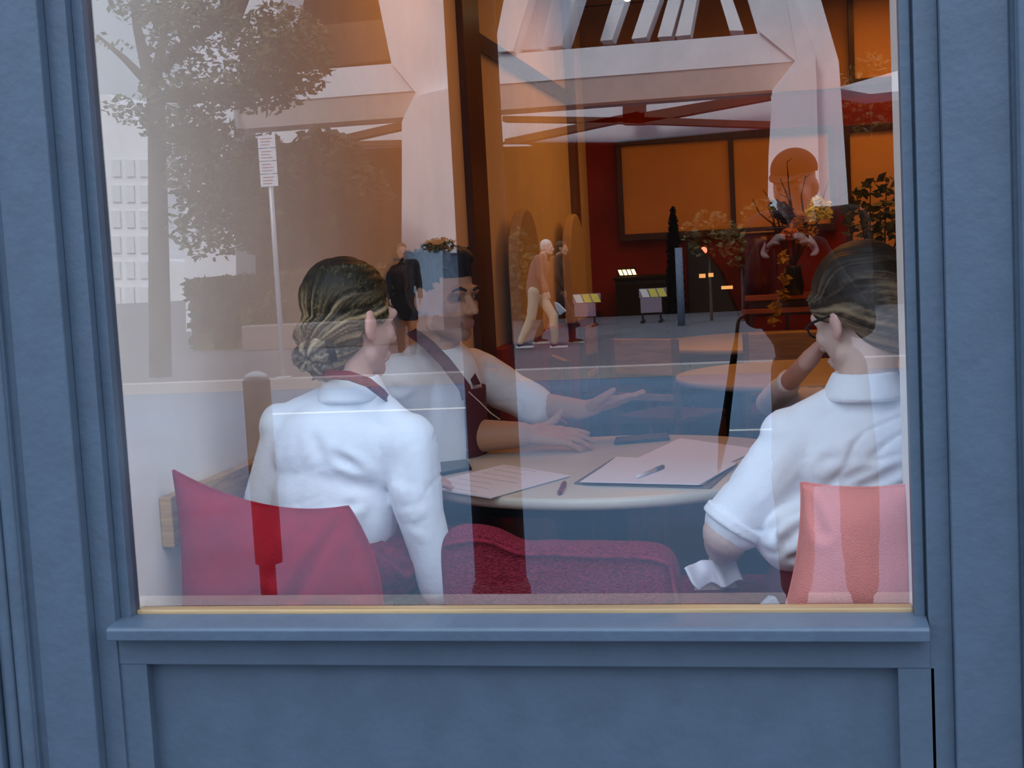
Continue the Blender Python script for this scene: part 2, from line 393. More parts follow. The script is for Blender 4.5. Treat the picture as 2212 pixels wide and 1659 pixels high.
sheet_stack('paper_stack', [(905, 1052), (1088, 1006), (1232, 1030), (1062, 1078)], 3, 'loose white printed sheets on the table in front of the woman with the bun')
lined = mat('printed_text', (.42, .38, .44), .7)
def text_lines(a, b, c_, d, rows, z, parent):
    for r in range(rows):
        f = (r+.5)/rows; p = a.lerp(d, f); q = b.lerp(c_, f); L_ = q-p
        s = p+L_*.12; e = p+L_*(.55+.3*random.random()); w_ = (d-a).normalized()*.0012
        bm = bmesh.new(); prism(bm, [V((*(s).xy, z)), V((*(e).xy, z)), V((*(e+w_).xy, z)), V((*(s+w_).xy, z))], (0, 0, .0002)); obj('printed_line', bm, lined, parent).matrix_parent_inverse = Matrix.Translation(-parent.location)
ps = [o for o in C.objects if o.name.startswith('paper_stack')][0]
q_ = [at(x, y, Z=TZ) for x, y in ((905, 1052), (1088, 1006), (1232, 1030), (1062, 1078))]
for o in list(ps.children): pass
text_lines(q_[1], q_[2], q_[3], q_[0], 7, TZ+.0048, ps)
t = sheet_stack('open_folder', [(1362, 998), (1470, 948), (1640, 972), (1560, 1008)], 2, 'pale open folder with a raised corner, at the far side of the clipboard')
t = thing('clipboard', 'grey clipboard holding a thick pad of white sheets on the near right of the table', 'clipboard')
cbp = [(1240, 1046), (1325, 992), (1592, 1004), (1535, 1056)]
flat('board', cbp, .004, grey_clip, None, None, parent=t)
for i in range(4):
    flat('sheet', [(1252+i*2, 1042), (1332, 990-i), (1590, 1000+i), (1520-i*3, 1048)], .0014, paper_m, None, None, z=TZ+.005+i*.0017, parent=t)
rebase(t, at(1420, 1025, Z=TZ))
def pen(px0, px1, label, m, r=.0045, z=TZ, tipm=None):
    a = at(*px0, Z=z+r); b = at(*px1, Z=z+r); t = thing('pen', label, 'pen', group='pens on the staff table')
    bm = bmesh.new(); tube(bm, [a, a.lerp(b, .12), a.lerp(b, .7)], [r*.4, r, r], 12); obj('barrel', bm, m, t, True)
    bm = bmesh.new(); tube(bm, [a.lerp(b, .7), b], [r*1.12, r*1.05], 12); obj('cap', bm, tipm or m, t, True)
    return rebase(t, (a+b)/2 - V((0, 0, r)))
pen((1208, 1066), (1219, 1044), 'short dark red pen lying near the front edge of the table', mat('dark_red_plastic', (.22, .02, .03), .35), .006)
pen((1376, 1030), (1432, 1008), 'white pen lying on the clipboard sheets', mat('white_plastic', (.85, .85, .9), .3), .005, TZ+.012, grey_clip)
def phone(pts, label, z=TZ):
    t = thing('mobile_phone', label, 'phone', group='phones on the staff table'); P = [at(x, y, Z=z) for x, y in pts]; c = sum(P, V())/4
    bm = bmesh.new(); prism(bm, P, (0, 0, .009)); obj('body', bm, blackm, t, bevel=.004)
    bm = bmesh.new(); prism(bm, [V((*(c+(p-c)*.93).xy, z+.0088)) for p in P], (0, 0, .0006)); obj('screen', bm, black, t)
    return rebase(t, (c.x, c.y, z))
phone([(1326, 962), (1330, 950), (1442, 940), (1448, 952)], 'dark mobile phone lying near the far edge of the table')
phone([(925, 1034), (915, 1008), (1010, 998), (1020, 1016)], 'dark mobile phone partly behind the arm of the woman with the bun')

# ---------------------------------------------------------------- cushions
def pillow(name, cs, th, m, label, sag=(.06, .06, .06, .06), nrm=(0, -1, 0), cat='cushion', nf=.004, seed=1, folds=()):
    """cs: four corners TL,TR,BR,BL ; sag: how far top,right,bottom,left edges draw in"""
    N = 44; TL, TR, BR, BL = [V(c) for c in cs]; cen = (TL+TR+BR+BL)/4; nrm = V(nrm).normalized()
    bm = bmesh.new(); gr = {}
    for s in (1, -1):
        for i in range(N+1):
            for j in range(N+1):
                u = i/N; v = j/N
                edge = i in (0, N) or j in (0, N)
                if s == -1 and edge: gr[(s, i, j)] = gr[(1, i, j)]; continue
                p = (TL*(1-u)+TR*u)*(1-v) + (BL*(1-u)+BR*u)*v
                bu, bv = 4*u*(1-u), 4*v*(1-v)
                down = ((BL+BR)-(TL+TR))/2; side = ((TR+BR)-(TL+BL))/2
                p = p + down*(sag[0]*bu*(1-v)**2 - sag[2]*bu*v**2) + side*(sag[3]*bv*(1-u)**2 - sag[1]*bv*u**2)
                prof = (max(0, 1-(2*u-1)**4)*max(0, 1-(2*v-1)**4))**.6
                nn = nz3(p, (9, 9, 9), seed)*nf*2*prof
                p = p + nrm*s*(th/2*prof + nn)
                if s == 1:
                    for (a, b, wd, dp) in folds:
                        ab = b-a; t_ = max(0, min(1, (p-a).dot(ab)/ab.dot(ab))); q = (p-(a+ab*t_)); q = V((q.x, 0, q.z)).length
                        p = p - nrm*dp*math.exp(-(q/wd)**2)*min(1, prof*1.5) + nrm*dp*.5*math.exp(-((q-1.8*wd)/wd)**2)*min(1, prof*1.5)
                gr[(s, i, j)] = bm.verts.new(p)
    for s in (1, -1):
        for i in range(N):
            for j in range(N):
                f = (gr[(s, i, j)], gr[(s, i+1, j)], gr[(s, i+1, j+1)], gr[(s, i, j+1)])
                try: bm.faces.new(f)
                except ValueError: pass
    t = thing(name, label, cat)
    obj('cover', bm, m, t, True)
    bm = bmesh.new(); lp = [(i, 0) for i in range(N+1)] + [(N, j) for j in range(1, N+1)] + [(i, N) for i in range(N-1, -1, -1)] + [(0, j) for j in range(N-1, 0, -1)]
    me = t.children[0].data; pts = []
    for (i, j) in lp:
        u = i/N; v = j/N; bu, bv = 4*u*(1-u), 4*v*(1-v)
        p = (TL*(1-u)+TR*u)*(1-v) + (BL*(1-u)+BR*u)*v; down = ((BL+BR)-(TL+TR))/2; side = ((TR+BR)-(TL+BL))/2
        pts.append(p + down*(sag[0]*bu*(1-v)**2 - sag[2]*bu*v**2) + side*(sag[3]*bv*(1-u)**2 - sag[1]*bv*u**2))
    tube(bm, pts+[pts[0]], .0028, 6); obj('seam', bm, m, t, True)
    low = min(pts, key=lambda p: p.z)
    return rebase(t, (cen.x, cen.y, low.z))
def A(x, y, Y): return at(x, y, Y=Y)
YC = .09
f1 = [(A(735, 1120, YC), A(640, 1290, YC), .014, .012), (A(740, 1120, YC), A(770, 1290, YC), .012, .006), (A(600, 1240, YC), A(660, 1150, YC), .016, .006)]
pillow('scatter_cushion', [A(374, 1016, .13), A(752, 1094, .125), A(826, 1330, .13), A(396, 1330, .13)], .12, red_fab,
       'plain red cushion with a peaked corner in the left corner of the window', (.13, -.05, 0, .02), nf=.005, seed=3, folds=f1)
pillow('scatter_cushion', [A(1731, 1042, .115), A(1966, 1046, .115), A(1980, 1328, .115), A(1692, 1328, .115)], .10, pink_fab,
       'salmon pink cushion standing in the right corner of the window', (.035, .0, 0, .05), nf=.004, seed=9,
       folds=[(A(1745, 1075, .07), A(1775, 1150, .07), .012, .006)])
# long woven back cushion with piped edge
def long_cushion():
    t = thing('bench_cushion', 'long woven maroon back cushion with piped edges, in the middle behind the glass', 'cushion')
    x0, x1 = A(948, 1200, .08).x, A(1466, 1200, .08).x
    def topz(x):
        f = (x-x0)/(x1-x0); return .9285 - .052*f + .006*math.sin(9*f) - .012*math.exp(-((f-.36)/.09)**2)
    def prof():
        pr = [];  y0, y1 = .062, .150; r = .035
        return y0, y1, r
    y0, y1, r = prof(); bm = bmesh.new(); NX = 60; rings = []
    for i in range(NX+1):
        f = i/NX; x = x0+(x1-x0)*f; e = min(f, 1-f)*(x1-x0); k = 1 if e > .05 else math.sqrt(max(0.0, 1-(1-e/.05)**2))
        zt = topz(x) - (1-k)*.045; yc = (y0+y1)/2; hw = (y1-y0)/2*(.35+.65*k)
        ring = []
        for (a, b) in ((-1, 0), (-1, .5), (-1, .90), (-.9, .965), (-.6, .995), (0, 1), (.6, .99), (.9, .965), (1, .90), (1, .5), (1, 0)):
            z = .702 + (zt-.702)*b; p = V((x, yc+hw*a*(1+.12*math.sin(PI*b)), z))
            p.z += nz3(p, (14, 14, 8), 4)*.006; p.y += nz3(p, (16, 6, 16), 8)*.008
            if a == -1 and b == .90: p.y -= .003
            ring.append(bm.verts.new(p))
        rings.append(ring)
    for a, b in zip(rings, rings[1:]):
        for k in range(len(a)-1): bm.faces.new((a[k], a[k+1], b[k+1], b[k]))
        bm.faces.new((a[-1], a[0], b[0], b[-1]))
    bm.faces.new(rings[0]); bm.faces.new(rings[-1][::-1])
    pip = [rings[i][2].co.copy()+V((0, -.004, .004)) for i in range(2, NX-1)]
    o = obj('cover', bm, weave, t, True); s = o.modifiers.new('s', 'SUBSURF'); s.levels = 2; s.render_levels = 2
    bm = bmesh.new(); tube(bm, pip + [V((x1-.006, y0-.006, .80)), V((x1-.004, y0-.006, .71))], .0042, 8); obj('piping', bm, maroon, t, True)
    rebase(t, ((x0+x1)/2, .11, .702))
long_cushion()

# ================================================================ PEOPLE
def lerp3(a, b, t): return tuple(x*(1-t)+y*t for x, y in zip(a, b))
skin = mat('skin', (1, 1, 1), .55, bump=.1, bscale=120, attr='Col', spec=.35)
hairm = mat('hair', (1, 1, 1), .5, attr='Col', spec=.3)
eyem = mat('eye_white', (.22, .17, .15), .8, spec=.1); iris = mat('iris', (.02, .01, .008), .5, spec=.2)
SK = {'fair': (.66, .40, .33), 'tan': (.50, .265, .165), 'pale': (.64, .45, .38)}
def headM(c, fwd, pitch=0, roll=0, s=1.0):
    yaw = math.atan2(-fwd[0], fwd[1])
    return Matrix.Translation(V(c)) @ Matrix.Rotation(yaw, 4, 'Z') @ Matrix.Rotation(pitch, 4, 'X') @ Matrix.Rotation(roll, 4, 'Y') @ Matrix.Scale(s, 4)
def head_blobs(M, s=1.0):
    def T(p): return M @ V(p)
    R = M.to_3x3().normalized().to_4x4()
    b = [('e', T((0, -.012, .035)), (.073*s, .092*s, .082*s), R), ('e', T((0, .018, -.02)), (.062*s, .074*s, .085*s), R),
         ('e', T((0, .073, -.094)), (.021*s, .017*s, .017*s), R),
         ('c', T((0, .088, .006)), .0075*s, T((0, .111, -.030)), .0115*s),
         ('c', T((-.036, .080, .021)), .011*s, T((.036, .080, .021)), .011*s), ('c', T((-.042, .075, .0095)), .005*s, T((-.020, .079, .0095)), .005*s), ('c', T((.042, .075, .0095)), .005*s, T((.020, .079, .0095)), .005*s), ('c', T((-.042, .073, -.009)), .006*s, T((-.020, .077, -.010)), .006*s), ('c', T((.042, .073, -.009)), .006*s, T((.020, .077, -.010)), .006*s),
         ('c', T((-.018, .088, -.061)), .0065*s, T((.018, .088, -.061)), .0065*s), ('c', T((-.014, .087, -.071)), .007*s, T((.014, .087, -.071)), .007*s)]
    for k in (-1, 1):
        b += [('c', T((k*.045, .01, -.065)), .024*s, T((k*.012, .062, -.092)), .020*s), ('e', T((k*.011, .098, -.034)), (.009*s,)*3, R),
              ('e', T((k*.038, .060, -.022)), (.022*s, .02*s, .022*s), R),
              ('e', T((k*.074, -.010, -.008)), (.009*s, .019*s, .032*s), R @ Matrix.Rotation(k*.35, 4, 'Z')), ('e', T((k*.070, .0, -.032)), (.008*s, .009*s, .011*s), R)]
    return b
def eyes_of(M, parent, s=1.0, brow=(.02, .012, .01)):
    for k in (-1, 1):
        bm = bmesh.new(); ellip(bm, M @ V((k*.031, .0745, .001)), (.0112*s, .0105*s, .0085*s)); obj('eye', bm, eyem, parent, True)
        bm = bmesh.new(); ellip(bm, M @ V((k*.031, .0825, .001)), (.0058*s, .0035*s, .0062*s)); obj('iris', bm, iris, parent, True)
        bm = bmesh.new(); tube(bm, [M @ V((k*.014, .094, .021)), M @ V((k*.032, .0925, .028)), M @ V((k*.050, .079, .020))], [.0035*s, .0045*s, .002*s], 8)
        obj('eyebrow', bm, mat('brow_hair', brow, .7), parent, True)
def hand_blobs(wr, d, back, s=1.0, curl=.25, spread=.10, thumb=1, tcurl=.2, curls=None):
    """wr wrist, d along the hand, back = direction out of the back of the hand, thumb=+1/-1 which side"""
    wr = V(wr); d = V(d).normalized(); back = V(back); back = (back - d*back.dot(d)).normalized(); side = d.cross(back)*thumb
    b = [('c', wr-d*.02, .024*s, wr+d*.03*s, .022*s)]
    for q in (-.024, -.008, .008, .024): b.append(('c', wr+d*.028*s+side*q*.75*s, .0145*s, wr+d*.085*s+side*q*1.15*s, .0115*s))
    ln = [(.024, .066), (.008, .078), (-.008, .073), (-.025, .058)]
    for i, (q, l) in enumerate(ln):
        cu = curls[i] if curls else curl
        p = wr + d*(.088 - abs(q)*.25)*s + side*q*1.18*s; a = spread*(q/.024); r = .0088*s
        dd = (d*math.cos(a)+side*math.sin(a)).normalized()
        for seg, (fr_l, k) in enumerate(((.45, .5), (.30, 1.2), (.25, 1.0))):
            ang = cu*k; dd = (dd*math.cos(ang)-back*math.sin(ang)).normalized(); bk = back
            q2 = p + dd*l*fr_l*s; b.append(('c', p, r, q2, r*.92)); p = q2; r *= .92
    p = wr + d*.025*s + side*.020*s; t1 = (d*.62+side*.75-back*.12).normalized()
    q1 = p + t1*.040*s; t2 = (d*.8+side*.55-back*tcurl).normalized(); q2 = q1+t2*.030*s; q3 = q2+(t2-back*tcurl).normalized()*.024*s
    b += [('c', p, .016*s, q1, .0115*s), ('c', q1, .0112*s, q2, .010*s), ('c', q2, .010*s, q3, .008*s)]
    return b
def shell(name, blobs, infl, keep, m, parent, th=.002, voxel=.008, disp=None):
    bl = []
    for b in blobs:
        if b[0] == 'c': bl.append(('c', b[1], b[2]+infl, b[3], b[4]+infl))
        elif b[0] == 'e': bl.append(('e', b[1], tuple(r+infl for r in b[2]), *b[3:]))
    o = organic(name, bl, voxel, m, parent, 6, disp)
    bm = bmesh.new(); bm.from_mesh(o.data); bmesh.ops.delete(bm, geom=[v for v in bm.verts if not keep(v.co)], context='VERTS')
    bm.to_mesh(o.data); bm.free(); s = o.modifiers.new('s', 'SOLIDIFY'); s.thickness = th; return o
def ribbon(name, pts, wid, th, m, parent, nrm):
    bm = bmesh.new(); pts = [V(p) for p in pts]; rg = []
    for i, p in enumerate(pts):
        d = (pts[min(i+1, len(pts)-1)]-pts[max(i-1, 0)]).normalized(); n_ = V(nrm(p) if callable(nrm) else nrm).normalized(); s = d.cross(n_).normalized()*wid/2; n_ = s.cross(d).normalized()*th/2
        rg.append([bm.verts.new(q) for q in (p-s-n_, p+s-n_, p+s+n_, p-s+n_)])
    for a, b in zip(rg, rg[1:]):
        for k in range(4): bm.faces.new((a[k], a[(k+1) % 4], b[(k+1) % 4], b[k]))
    bm.faces.new(rg[0]); bm.faces.new(rg[-1][::-1]); return obj(name, bm, m, parent, True)
def hair_mesh(name, blobs, M, parent, axis, dark, light, freq=9, amp=.004, voxel=.006, cut=None, topdark=.0, seed=0, thr=.1):
    """strands run around `axis` (local point they converge on)"""
    Mi = M.inverted(); ax = V(axis).normalized(); u, v = frame_of(ax)
    def ang(co):
        p = Mi @ co; q = p - ax*p.dot(ax); return math.atan2(q.dot(u), q.dot(v)), p
    def st(co):
        a, p = ang(co); w_ = .5*noise.noise(p*9+V((seed, 0, 0)))
        return noise.noise(V((math.cos(a+w_)*freq, math.sin(a+w_)*freq, p.dot(ax)*5+seed))), p
    def dsp(co): return st(co)[0]*amp
    def colf(co):
        n_, p = st(co); a, _ = ang(co); n2 = noise.noise(V((math.cos(a)*freq*3, math.sin(a)*freq*3, seed+4)))
        t = max(0, min(1, (n_+.5*n2+thr)*1.6)); t *= max(0, min(1, 1-(p.z-.015)/.055*topdark)) if topdark else 1; return lerp3(dark, light, t)
    o = organic(name, blobs, voxel, hairm, parent, 4, dsp, colf=colf)
    if cut:
        bm = bmesh.new(); bm.from_mesh(o.data); bmesh.ops.delete(bm, geom=[v for v in bm.verts if not cut(Mi @ v.co)], context='VERTS'); bm.to_mesh(o.data); bm.free()
    return o
def cotton(seed, amp=.004):
    def f(co):
        d = nz3(co, (9, 9, 5), seed)*amp + nz3(co, (26, 26, 12), seed+3)*amp*.3
        q = V((co.x+co.z*.6, co.y, co.z-co.x*.5)); r_ = 1-abs(nz3(q, (5, 5, 15), seed+9))*7
        m_ = max(0, min(1, .5+2*nz3(co, (4, 4, 4), seed+17)))
        return d - (amp*.9*r_*r_*m_ if r_ > 0 else 0)
    return f

# ---------- woman with the low bun, back to the glass
def woman_bun():
    t = thing('person', 'woman with low blonde bun, white shirt and maroon apron strap, her back to the window', 'person')
    Hc = A(757, 694, .40); s = 1.07; M = headM(Hc, (.54, .84), -.12, 0, s)
    nb = A(762, 845, .37); sL, sR = A(612, 922, .39), A(888, 952, .34)
    elR, wrR = A(906, 1098, .33), A(946, 1262, .345); elL = A(586, 1085, .40); wrL = V((-.93, .76, .905))
    ch = (sL+sR)/2 + V((0, 0, .02))
    hipc = V((ch.x-.035, .37, .775))
    body = head_blobs(M, s) + [('c', M @ V((0, -.02, -.05)), .050, nb, .050), ('c', nb, .048, ch, .06), ('e', ch-V((.03, 0, .10)), (.10, .07, .15)),
        ('e', hipc, (.15, .11, .12)), ('c', sL, .045, elL, .036), ('c', elL, .036, wrL, .026), ('c', sR, .045, elR, .036), ('c', elR, .036, wrR, .026),
        ('c', hipc+V((-.08, 0, 0)), .07, hipc+V((-.10, .40, -.03)), .05), ('c', hipc+V((.08, 0, 0)), .07, hipc+V((.10, .40, -.03)), .05)]
    body += hand_blobs(wrR, (.12, .25, -1), (.9, -.4, 0), .95, .15, thumb=-1) + hand_blobs(wrL, (.4, .9, -.05), (0, 0, 1), .95, .2, thumb=1)
    b = organic('body', body, .0055, skin, t, 4, colf=lambda co: lerp3(SK['fair'], (.78, .36, .30), .5 if (M.inverted() @ co).x > .066 and abs((M.inverted() @ co).z) < .05 else 0))
    # shirt
    sh = [('c', sL, .056, sR+V((-.02, 0, 0)), .054), ('e', ch-V((.01, 0, .055)), (.160, .098, .12)), ('e', ch-V((.035, -.005, .17)), (.142, .106, .16)),
          ('e', ch-V((.080, -.01, .29)), (.122, .115, .11)), ('c', ch+V((0, .01, .0)), .085, nb+V((0, .0, -.012)), .060), ('c', sL, .05, nb+V((-.02, .0, -.022)), .050), ('c', sR, .05, nb+V((.02, 0, -.022)), .050),
          ('c', sL+V((.01, 0, -.02)), .060, elL, .060), ('c', elL, .056, wrL, .036), ('c', sR, .062, elR, .054), ('c', elR, .053, wrR, .041)]
    P = lambda x, y, Y=.265: A(x, y, Y)
    folds = [(P(725, 985), P(850, 1062), .011, .016), (P(848, 1040), P(843, 1150), .010, .018), (P(745, 1098), P(850, 1068), .012, .015), (P(640, 880), P(700, 1000), .014, .005), (P(800, 900), P(840, 1000), .014, .006), (P(900, 960), P(930, 1050), .012, .007), (P(690, 1122), P(845, 1118), .010, .011),
             (P(560, 1060), P(590, 1110), .010, .008), (P(780, 1200), P(838, 1130), .010, .010), (P(860, 1080), P(940, 1060), .008, .007), (P(870, 1120), P(945, 1100), .008, .007),
             (P(868, 1160), P(940, 1175), .009, .008), (P(885, 1200), P(955, 1215), .008, .006), (P(650, 1010), P(640, 1100), .012, .003), (P(745, 900), P(745, 1110), .004, .002)]
    organic('shirt', sh, .0065, shirt, t, 4, cotton(3, .008), folds)
    # collar band and apron strap lying over it
    ring = lambda r, z, a0, a1, n_, ry=1.0, cy=0: [nb + V((r*math.cos(a0+(a1-a0)*k/n_), r*ry*math.sin(a0+(a1-a0)*k/n_)+cy, z)) for k in range(n_+1)]
    cb = [('c', p, .0075, q, .0085) for p, q in zip(ring(.053, .026, 0, 2*PI, 48), ring(.070, -.012, 0, 2*PI, 48))]
    organic('collar', cb, .005, shirt, t, 3)
    pts = [A(842, 872, .36)+V((0, .02, 0)), A(826, 850, .30), A(795, 826, .275), A(755, 812, .27), A(712, 808, .275), A(690, 806, .31), A(678, 812, .36)]
    ribbon('apron_strap', pts, .020, .004, maroon, t, lambda p: V((p.x-nb.x, p.y-nb.y-.04, .045)))
    # apron skirt over the lap
    lap = [('c', hipc+V((-.09, .02, 0)), .085, hipc+V((-.11, .40, -.03)), .066), ('c', hipc+V((.09, .02, 0)), .085, hipc+V((.11, .40, -.03)), .066), ('e', hipc+V((.02, .0, .01)), (.18, .125, .09))]
    organic('apron', lap, .009, maroon, t, 5, cotton(8, .008), [(P(830, 1195, .3), P(900, 1240, .3), .010, .014), (P(880, 1230, .3), P(940, 1200, .3), .010, .010)])
    tr_ = [('c', hipc+V((k*.10, .38, -.05)), .055, hipc+V((k*.11, .42, -.60)), .045) for k in (-1, 1)] + [('c', hipc+V((k*.09, .05, -.02)), .07, hipc+V((k*.10, .40, -.04)), .056) for k in (-1, 1)]
    organic('trousers', tr_, .012, blackm, t, 3)
    # hair pulled back into the bun
    T = lambda p: M @ V(p); R = M.to_3x3().normalized().to_4x4(); bn = A(680, 764, .30)
    hb = [('e', T((0, -.018, .045)), (.081*s, .096*s, .083*s), R), ('e', T((0, -.048, -.015)), (.070*s, .058*s, .072*s), R), ('c', T((0, -.085, -.035)), .045, T((0, -.098, -.058)), .026),
          ('c', T((.055, .015, .02)), .032, T((.03, -.085, -.03)), .03), ('c', T((-.055, .015, .02)), .032, T((-.03, -.085, -.03)), .03), ('c', T((.035, -.06, -.065)), .022, T((.01, -.075, -.10)), .018), ('c', T((.05, -.035, -.04)), .024, T((.03, -.07, -.085)), .02), ('e', T((.0, -.062, -.065)), (.056*s, .036*s, .058*s), R)]
    def cut(p): return not (p.y > .040 and p.z < .05) and not (p.y > .065 and p.z < .07) and not (p.z < -.004 and p.y > -.012)
    hair_mesh('hair', hb, M, t, (0, -.85, -.5), (.016, .011, .008), (.40, .28, .15), 11, .004, .0038, cut, 1.0, 2, .06)
    bb = [('e', bn+V((.012, 0, .004)), (.040, .038, .036)), ('e', bn+V((-.020, -.002, -.006)), (.030, .03, .030)), ('e', bn+V((.018, .0, -.022)), (.026, .03, .022)), ('c', bn+V((.02, 0, .015)), .024, T((0, -.09, -.045)), .020)]
    M2 = Matrix.Translation(bn)
    hair_mesh('hair_bun', bb, M2, t, (.2, 1, .3), (.035, .024, .018), (.52, .40, .26), 5, .005, .005, None, 0, 5, .1)
    bm = bmesh.new(); tube(bm, [bn+V((.030, -.012, .030)), bn+V((.048, -.03, .012)), bn+V((.050, -.028, -.016))], .008, 10); obj('hair_tie', bm, blackm, t, True)
    return rebase(t, (hipc.x, .37, .70))
woman_bun()

# ---------- person at the right with loose hair, glasses and rolled sleeve
def person_glasses():
    t = thing('person', 'person with straight brown hair, glasses and a rolled white sleeve at the right window edge', 'person')
    s = 1.10; Hc = A(1860, 682, .42); M = headM(Hc, (-.66, .75), -.30, 0, s)
    nb = A(1868, 838, .38); sL = A(1706, 945, .36); sR = V((nb.x+.175, .37, sL.z)); ch = (sL+sR)/2
    elL = A(1572, 1150, .34); wrL = A(1560, 1196, .55); hipc = V((ch.x, .37, .775)); elR = sR+V((.05, .05, -.27)); wrR = V((.22, .74, .905))
    body = head_blobs(M, s) + [('c', M @ V((0, -.02, -.05)), .054, nb, .054), ('c', nb, .050, ch, .06), ('e', ch-V((0, 0, .10)), (.11, .07, .15)), ('e', hipc, (.15, .11, .12)),
        ('c', sL, .045, elL, .052), ('c', elL, .049, elL.lerp(wrL, .5), .044), ('c', elL.lerp(wrL, .5), .044, wrL, .028), ('c', sR, .045, elR, .038), ('c', elR, .038, wrR, .026),
        ('c', hipc+V((-.08, 0, 0)), .07, hipc+V((-.08, .40, -.03)), .05), ('c', hipc+V((.08, 0, 0)), .07, hipc+V((.10, .40, -.03)), .05)]
    hw = A(1554, 1214, .545); body += [('c', wrL, .027, hw, .025)] + hand_blobs(hw, (-.22, -.42, -.62), (.15, -.75, .55), .90, .10, .12, thumb=-1, curls=(.12, .1, .06, .14)) + hand_blobs(wrR, (-.5, .8, -.05), (0, 0, 1), .95, .2)
    organic('body', body, .0055, skin, t, 4, colf=lambda co: lerp3(SK['pale'], (.75, .40, .35), .5 if co.z > 1.2 and (M.inverted() @ co).x < -.07 else 0))
    P = lambda x, y, Y=.27: A(x, y, Y)
    cu = elL.lerp(sL, .13)
    sh = [('c', sL, .060, sR, .060), ('e', ch-V((0, 0, .045)), (.185, .10, .12)), ('e', ch-V((.0, -.005, .17)), (.172, .112, .17)), ('e', ch-V((-.01, -.01, .31)), (.150, .118, .13)),
          ('e', A(1728, 1148, .36), (.095, .10, .085)), ('c', ch+V((0, .01, .0)), .085, nb+V((0, 0, -.012)), .064), ('c', sL, .052, nb+V((-.02, 0, -.025)), .052), ('c', sR, .052, nb+V((.02, 0, -.025)), .052), ('c', sL+V((.012, 0, -.015)), .066, cu, .064), ('c', sR, .064, elR, .055), ('c', elR, .053, wrR, .04)]
    folds = [(P(1745, 1010), P(1690, 1100), .011, .016), (P(1690, 1105), P(1640, 1190), .011, .016), (P(1700, 1215), P(1780, 1170), .010, .008), (P(1800, 985), P(1745, 1015), .012, .007), (P(1665, 960), P(1680, 1080), .010, .008), (P(1690, 1175), P(1765, 1120), .011, .012),
             (P(1760, 1060), P(1900, 1010), .012, .006), (P(1850, 1060), P(1950, 1010), .010, .009), (P(1600, 960), P(1570, 1060), .012, .005), (P(1655, 1060), P(1672, 1170), .009, .008), (P(1770, 950), P(1900, 900), .014, .004)]
    organic('shirt', sh, .0065, shirt, t, 4, cotton(11, .008), folds)
    d = (elL-sL).normalized(); u, v = frame_of(d); rr = .063
    for k, (dd, r_, w_) in enumerate(((0, .062, .0075),)):
        ps_ = [cu + d*.012 + (u*math.cos(a)+v*math.sin(a))*r_ for a in [2*PI*i/28 for i in range(29)]]
        rb = [('c', p, w_, q, w_) for p, q in zip(ps_, ps_[1:])] + [('c', p-d*.014, w_*.95, q-d*.014, w_*.95) for p, q in zip(ps_, ps_[1:])]
        organic('rolled_cuff', rb, .005, shirt, t, 3, cotton(5, .003))
    cr = lambda r_, z_: [nb + V((r_*math.cos(2*PI*k/48), r_*math.sin(2*PI*k/48), z_)) for k in range(49)]
    organic('collar', [('c', p, .0075, q, .0085) for p, q in zip(cr(.057, .028), cr(.078, -.014))], .005, shirt, t, 3)
    lap = [('c', hipc+V((-.09, .02, .0)), .085, hipc+V((-.08, .40, -.03)), .066), ('c', hipc+V((.09, .02, .0)), .085, hipc+V((.11, .40, -.03)), .066), ('e', hipc, (.165, .12, .09)), ('e', A(1738, 1262, .38), (.082, .10, .075))]
    organic('apron', lap, .009, apron_m, t, 5, cotton(8, .006))
    tr_ = [('c', hipc+V((k*.10, .38, -.05)), .055, hipc+V((k*.11, .42, -.60)), .045) for k in (-1, 1)] + [('c', hipc+V((k*.09, .05, -.02)), .07, hipc+V((k*.10, .40, -.04)), .056) for k in (-1, 1)]
    organic('trousers', tr_, .012, blackm, t, 3)
    T = lambda p: M @ V(p); R = M.to_3x3().normalized().to_4x4()
    hb = [('e', T((0, -.018, .048)), (.083*s, .100*s, .086*s), R), ('e', T((.01, -.060, .0)), (.078*s, .066*s, .090*s), R), ('e', T((.02, -.075, -.035)), (.062*s, .05*s, .055*s), R), ('c', T((-.055, .03, .035)), .034, T((-.045, -.05, -.0)), .042), ('c', T((.055, .03, .02)), .034, T((.045, -.05, -.02)), .04)]
    def cut(p): return not (p.y > .040 and p.z < .045) and not (p.y > .065 and p.z < .07) and not (p.z < -.005 and p.y > -.022)
    hair_mesh('hair', hb, M, t, (.9, -.5, -.35), (.022, .014, .009), (.26, .185, .11), 12, .004, .004, cut, .75, 14, .05)
    fm = blackm; g = lambda p: T(p)
    bm = bmesh.new()
    for k in (-1, 1):
        c_ = V((k*.032, .092, .0)); pts = [g(c_+V((.021*math.cos(a), -.004*abs(math.cos(a)), .014*math.sin(a)))) for a in [2*PI*i/20 for i in range(21)]]; tube(bm, pts, .0022, 6)
        tube(bm, [g((k*.057, .090, .004)), g((k*.075, .05, .006)), g((k*.080, -.005, .004)), g((k*.079, -.02, -.012))], .0028, 6)
    tube(bm, [g((-.010, .096, .002)), g((.010, .096, .002))], .002, 6); obj('glasses', bm, fm, t, True)
    return rebase(t, (hipc.x, .37, .70))
person_glasses()
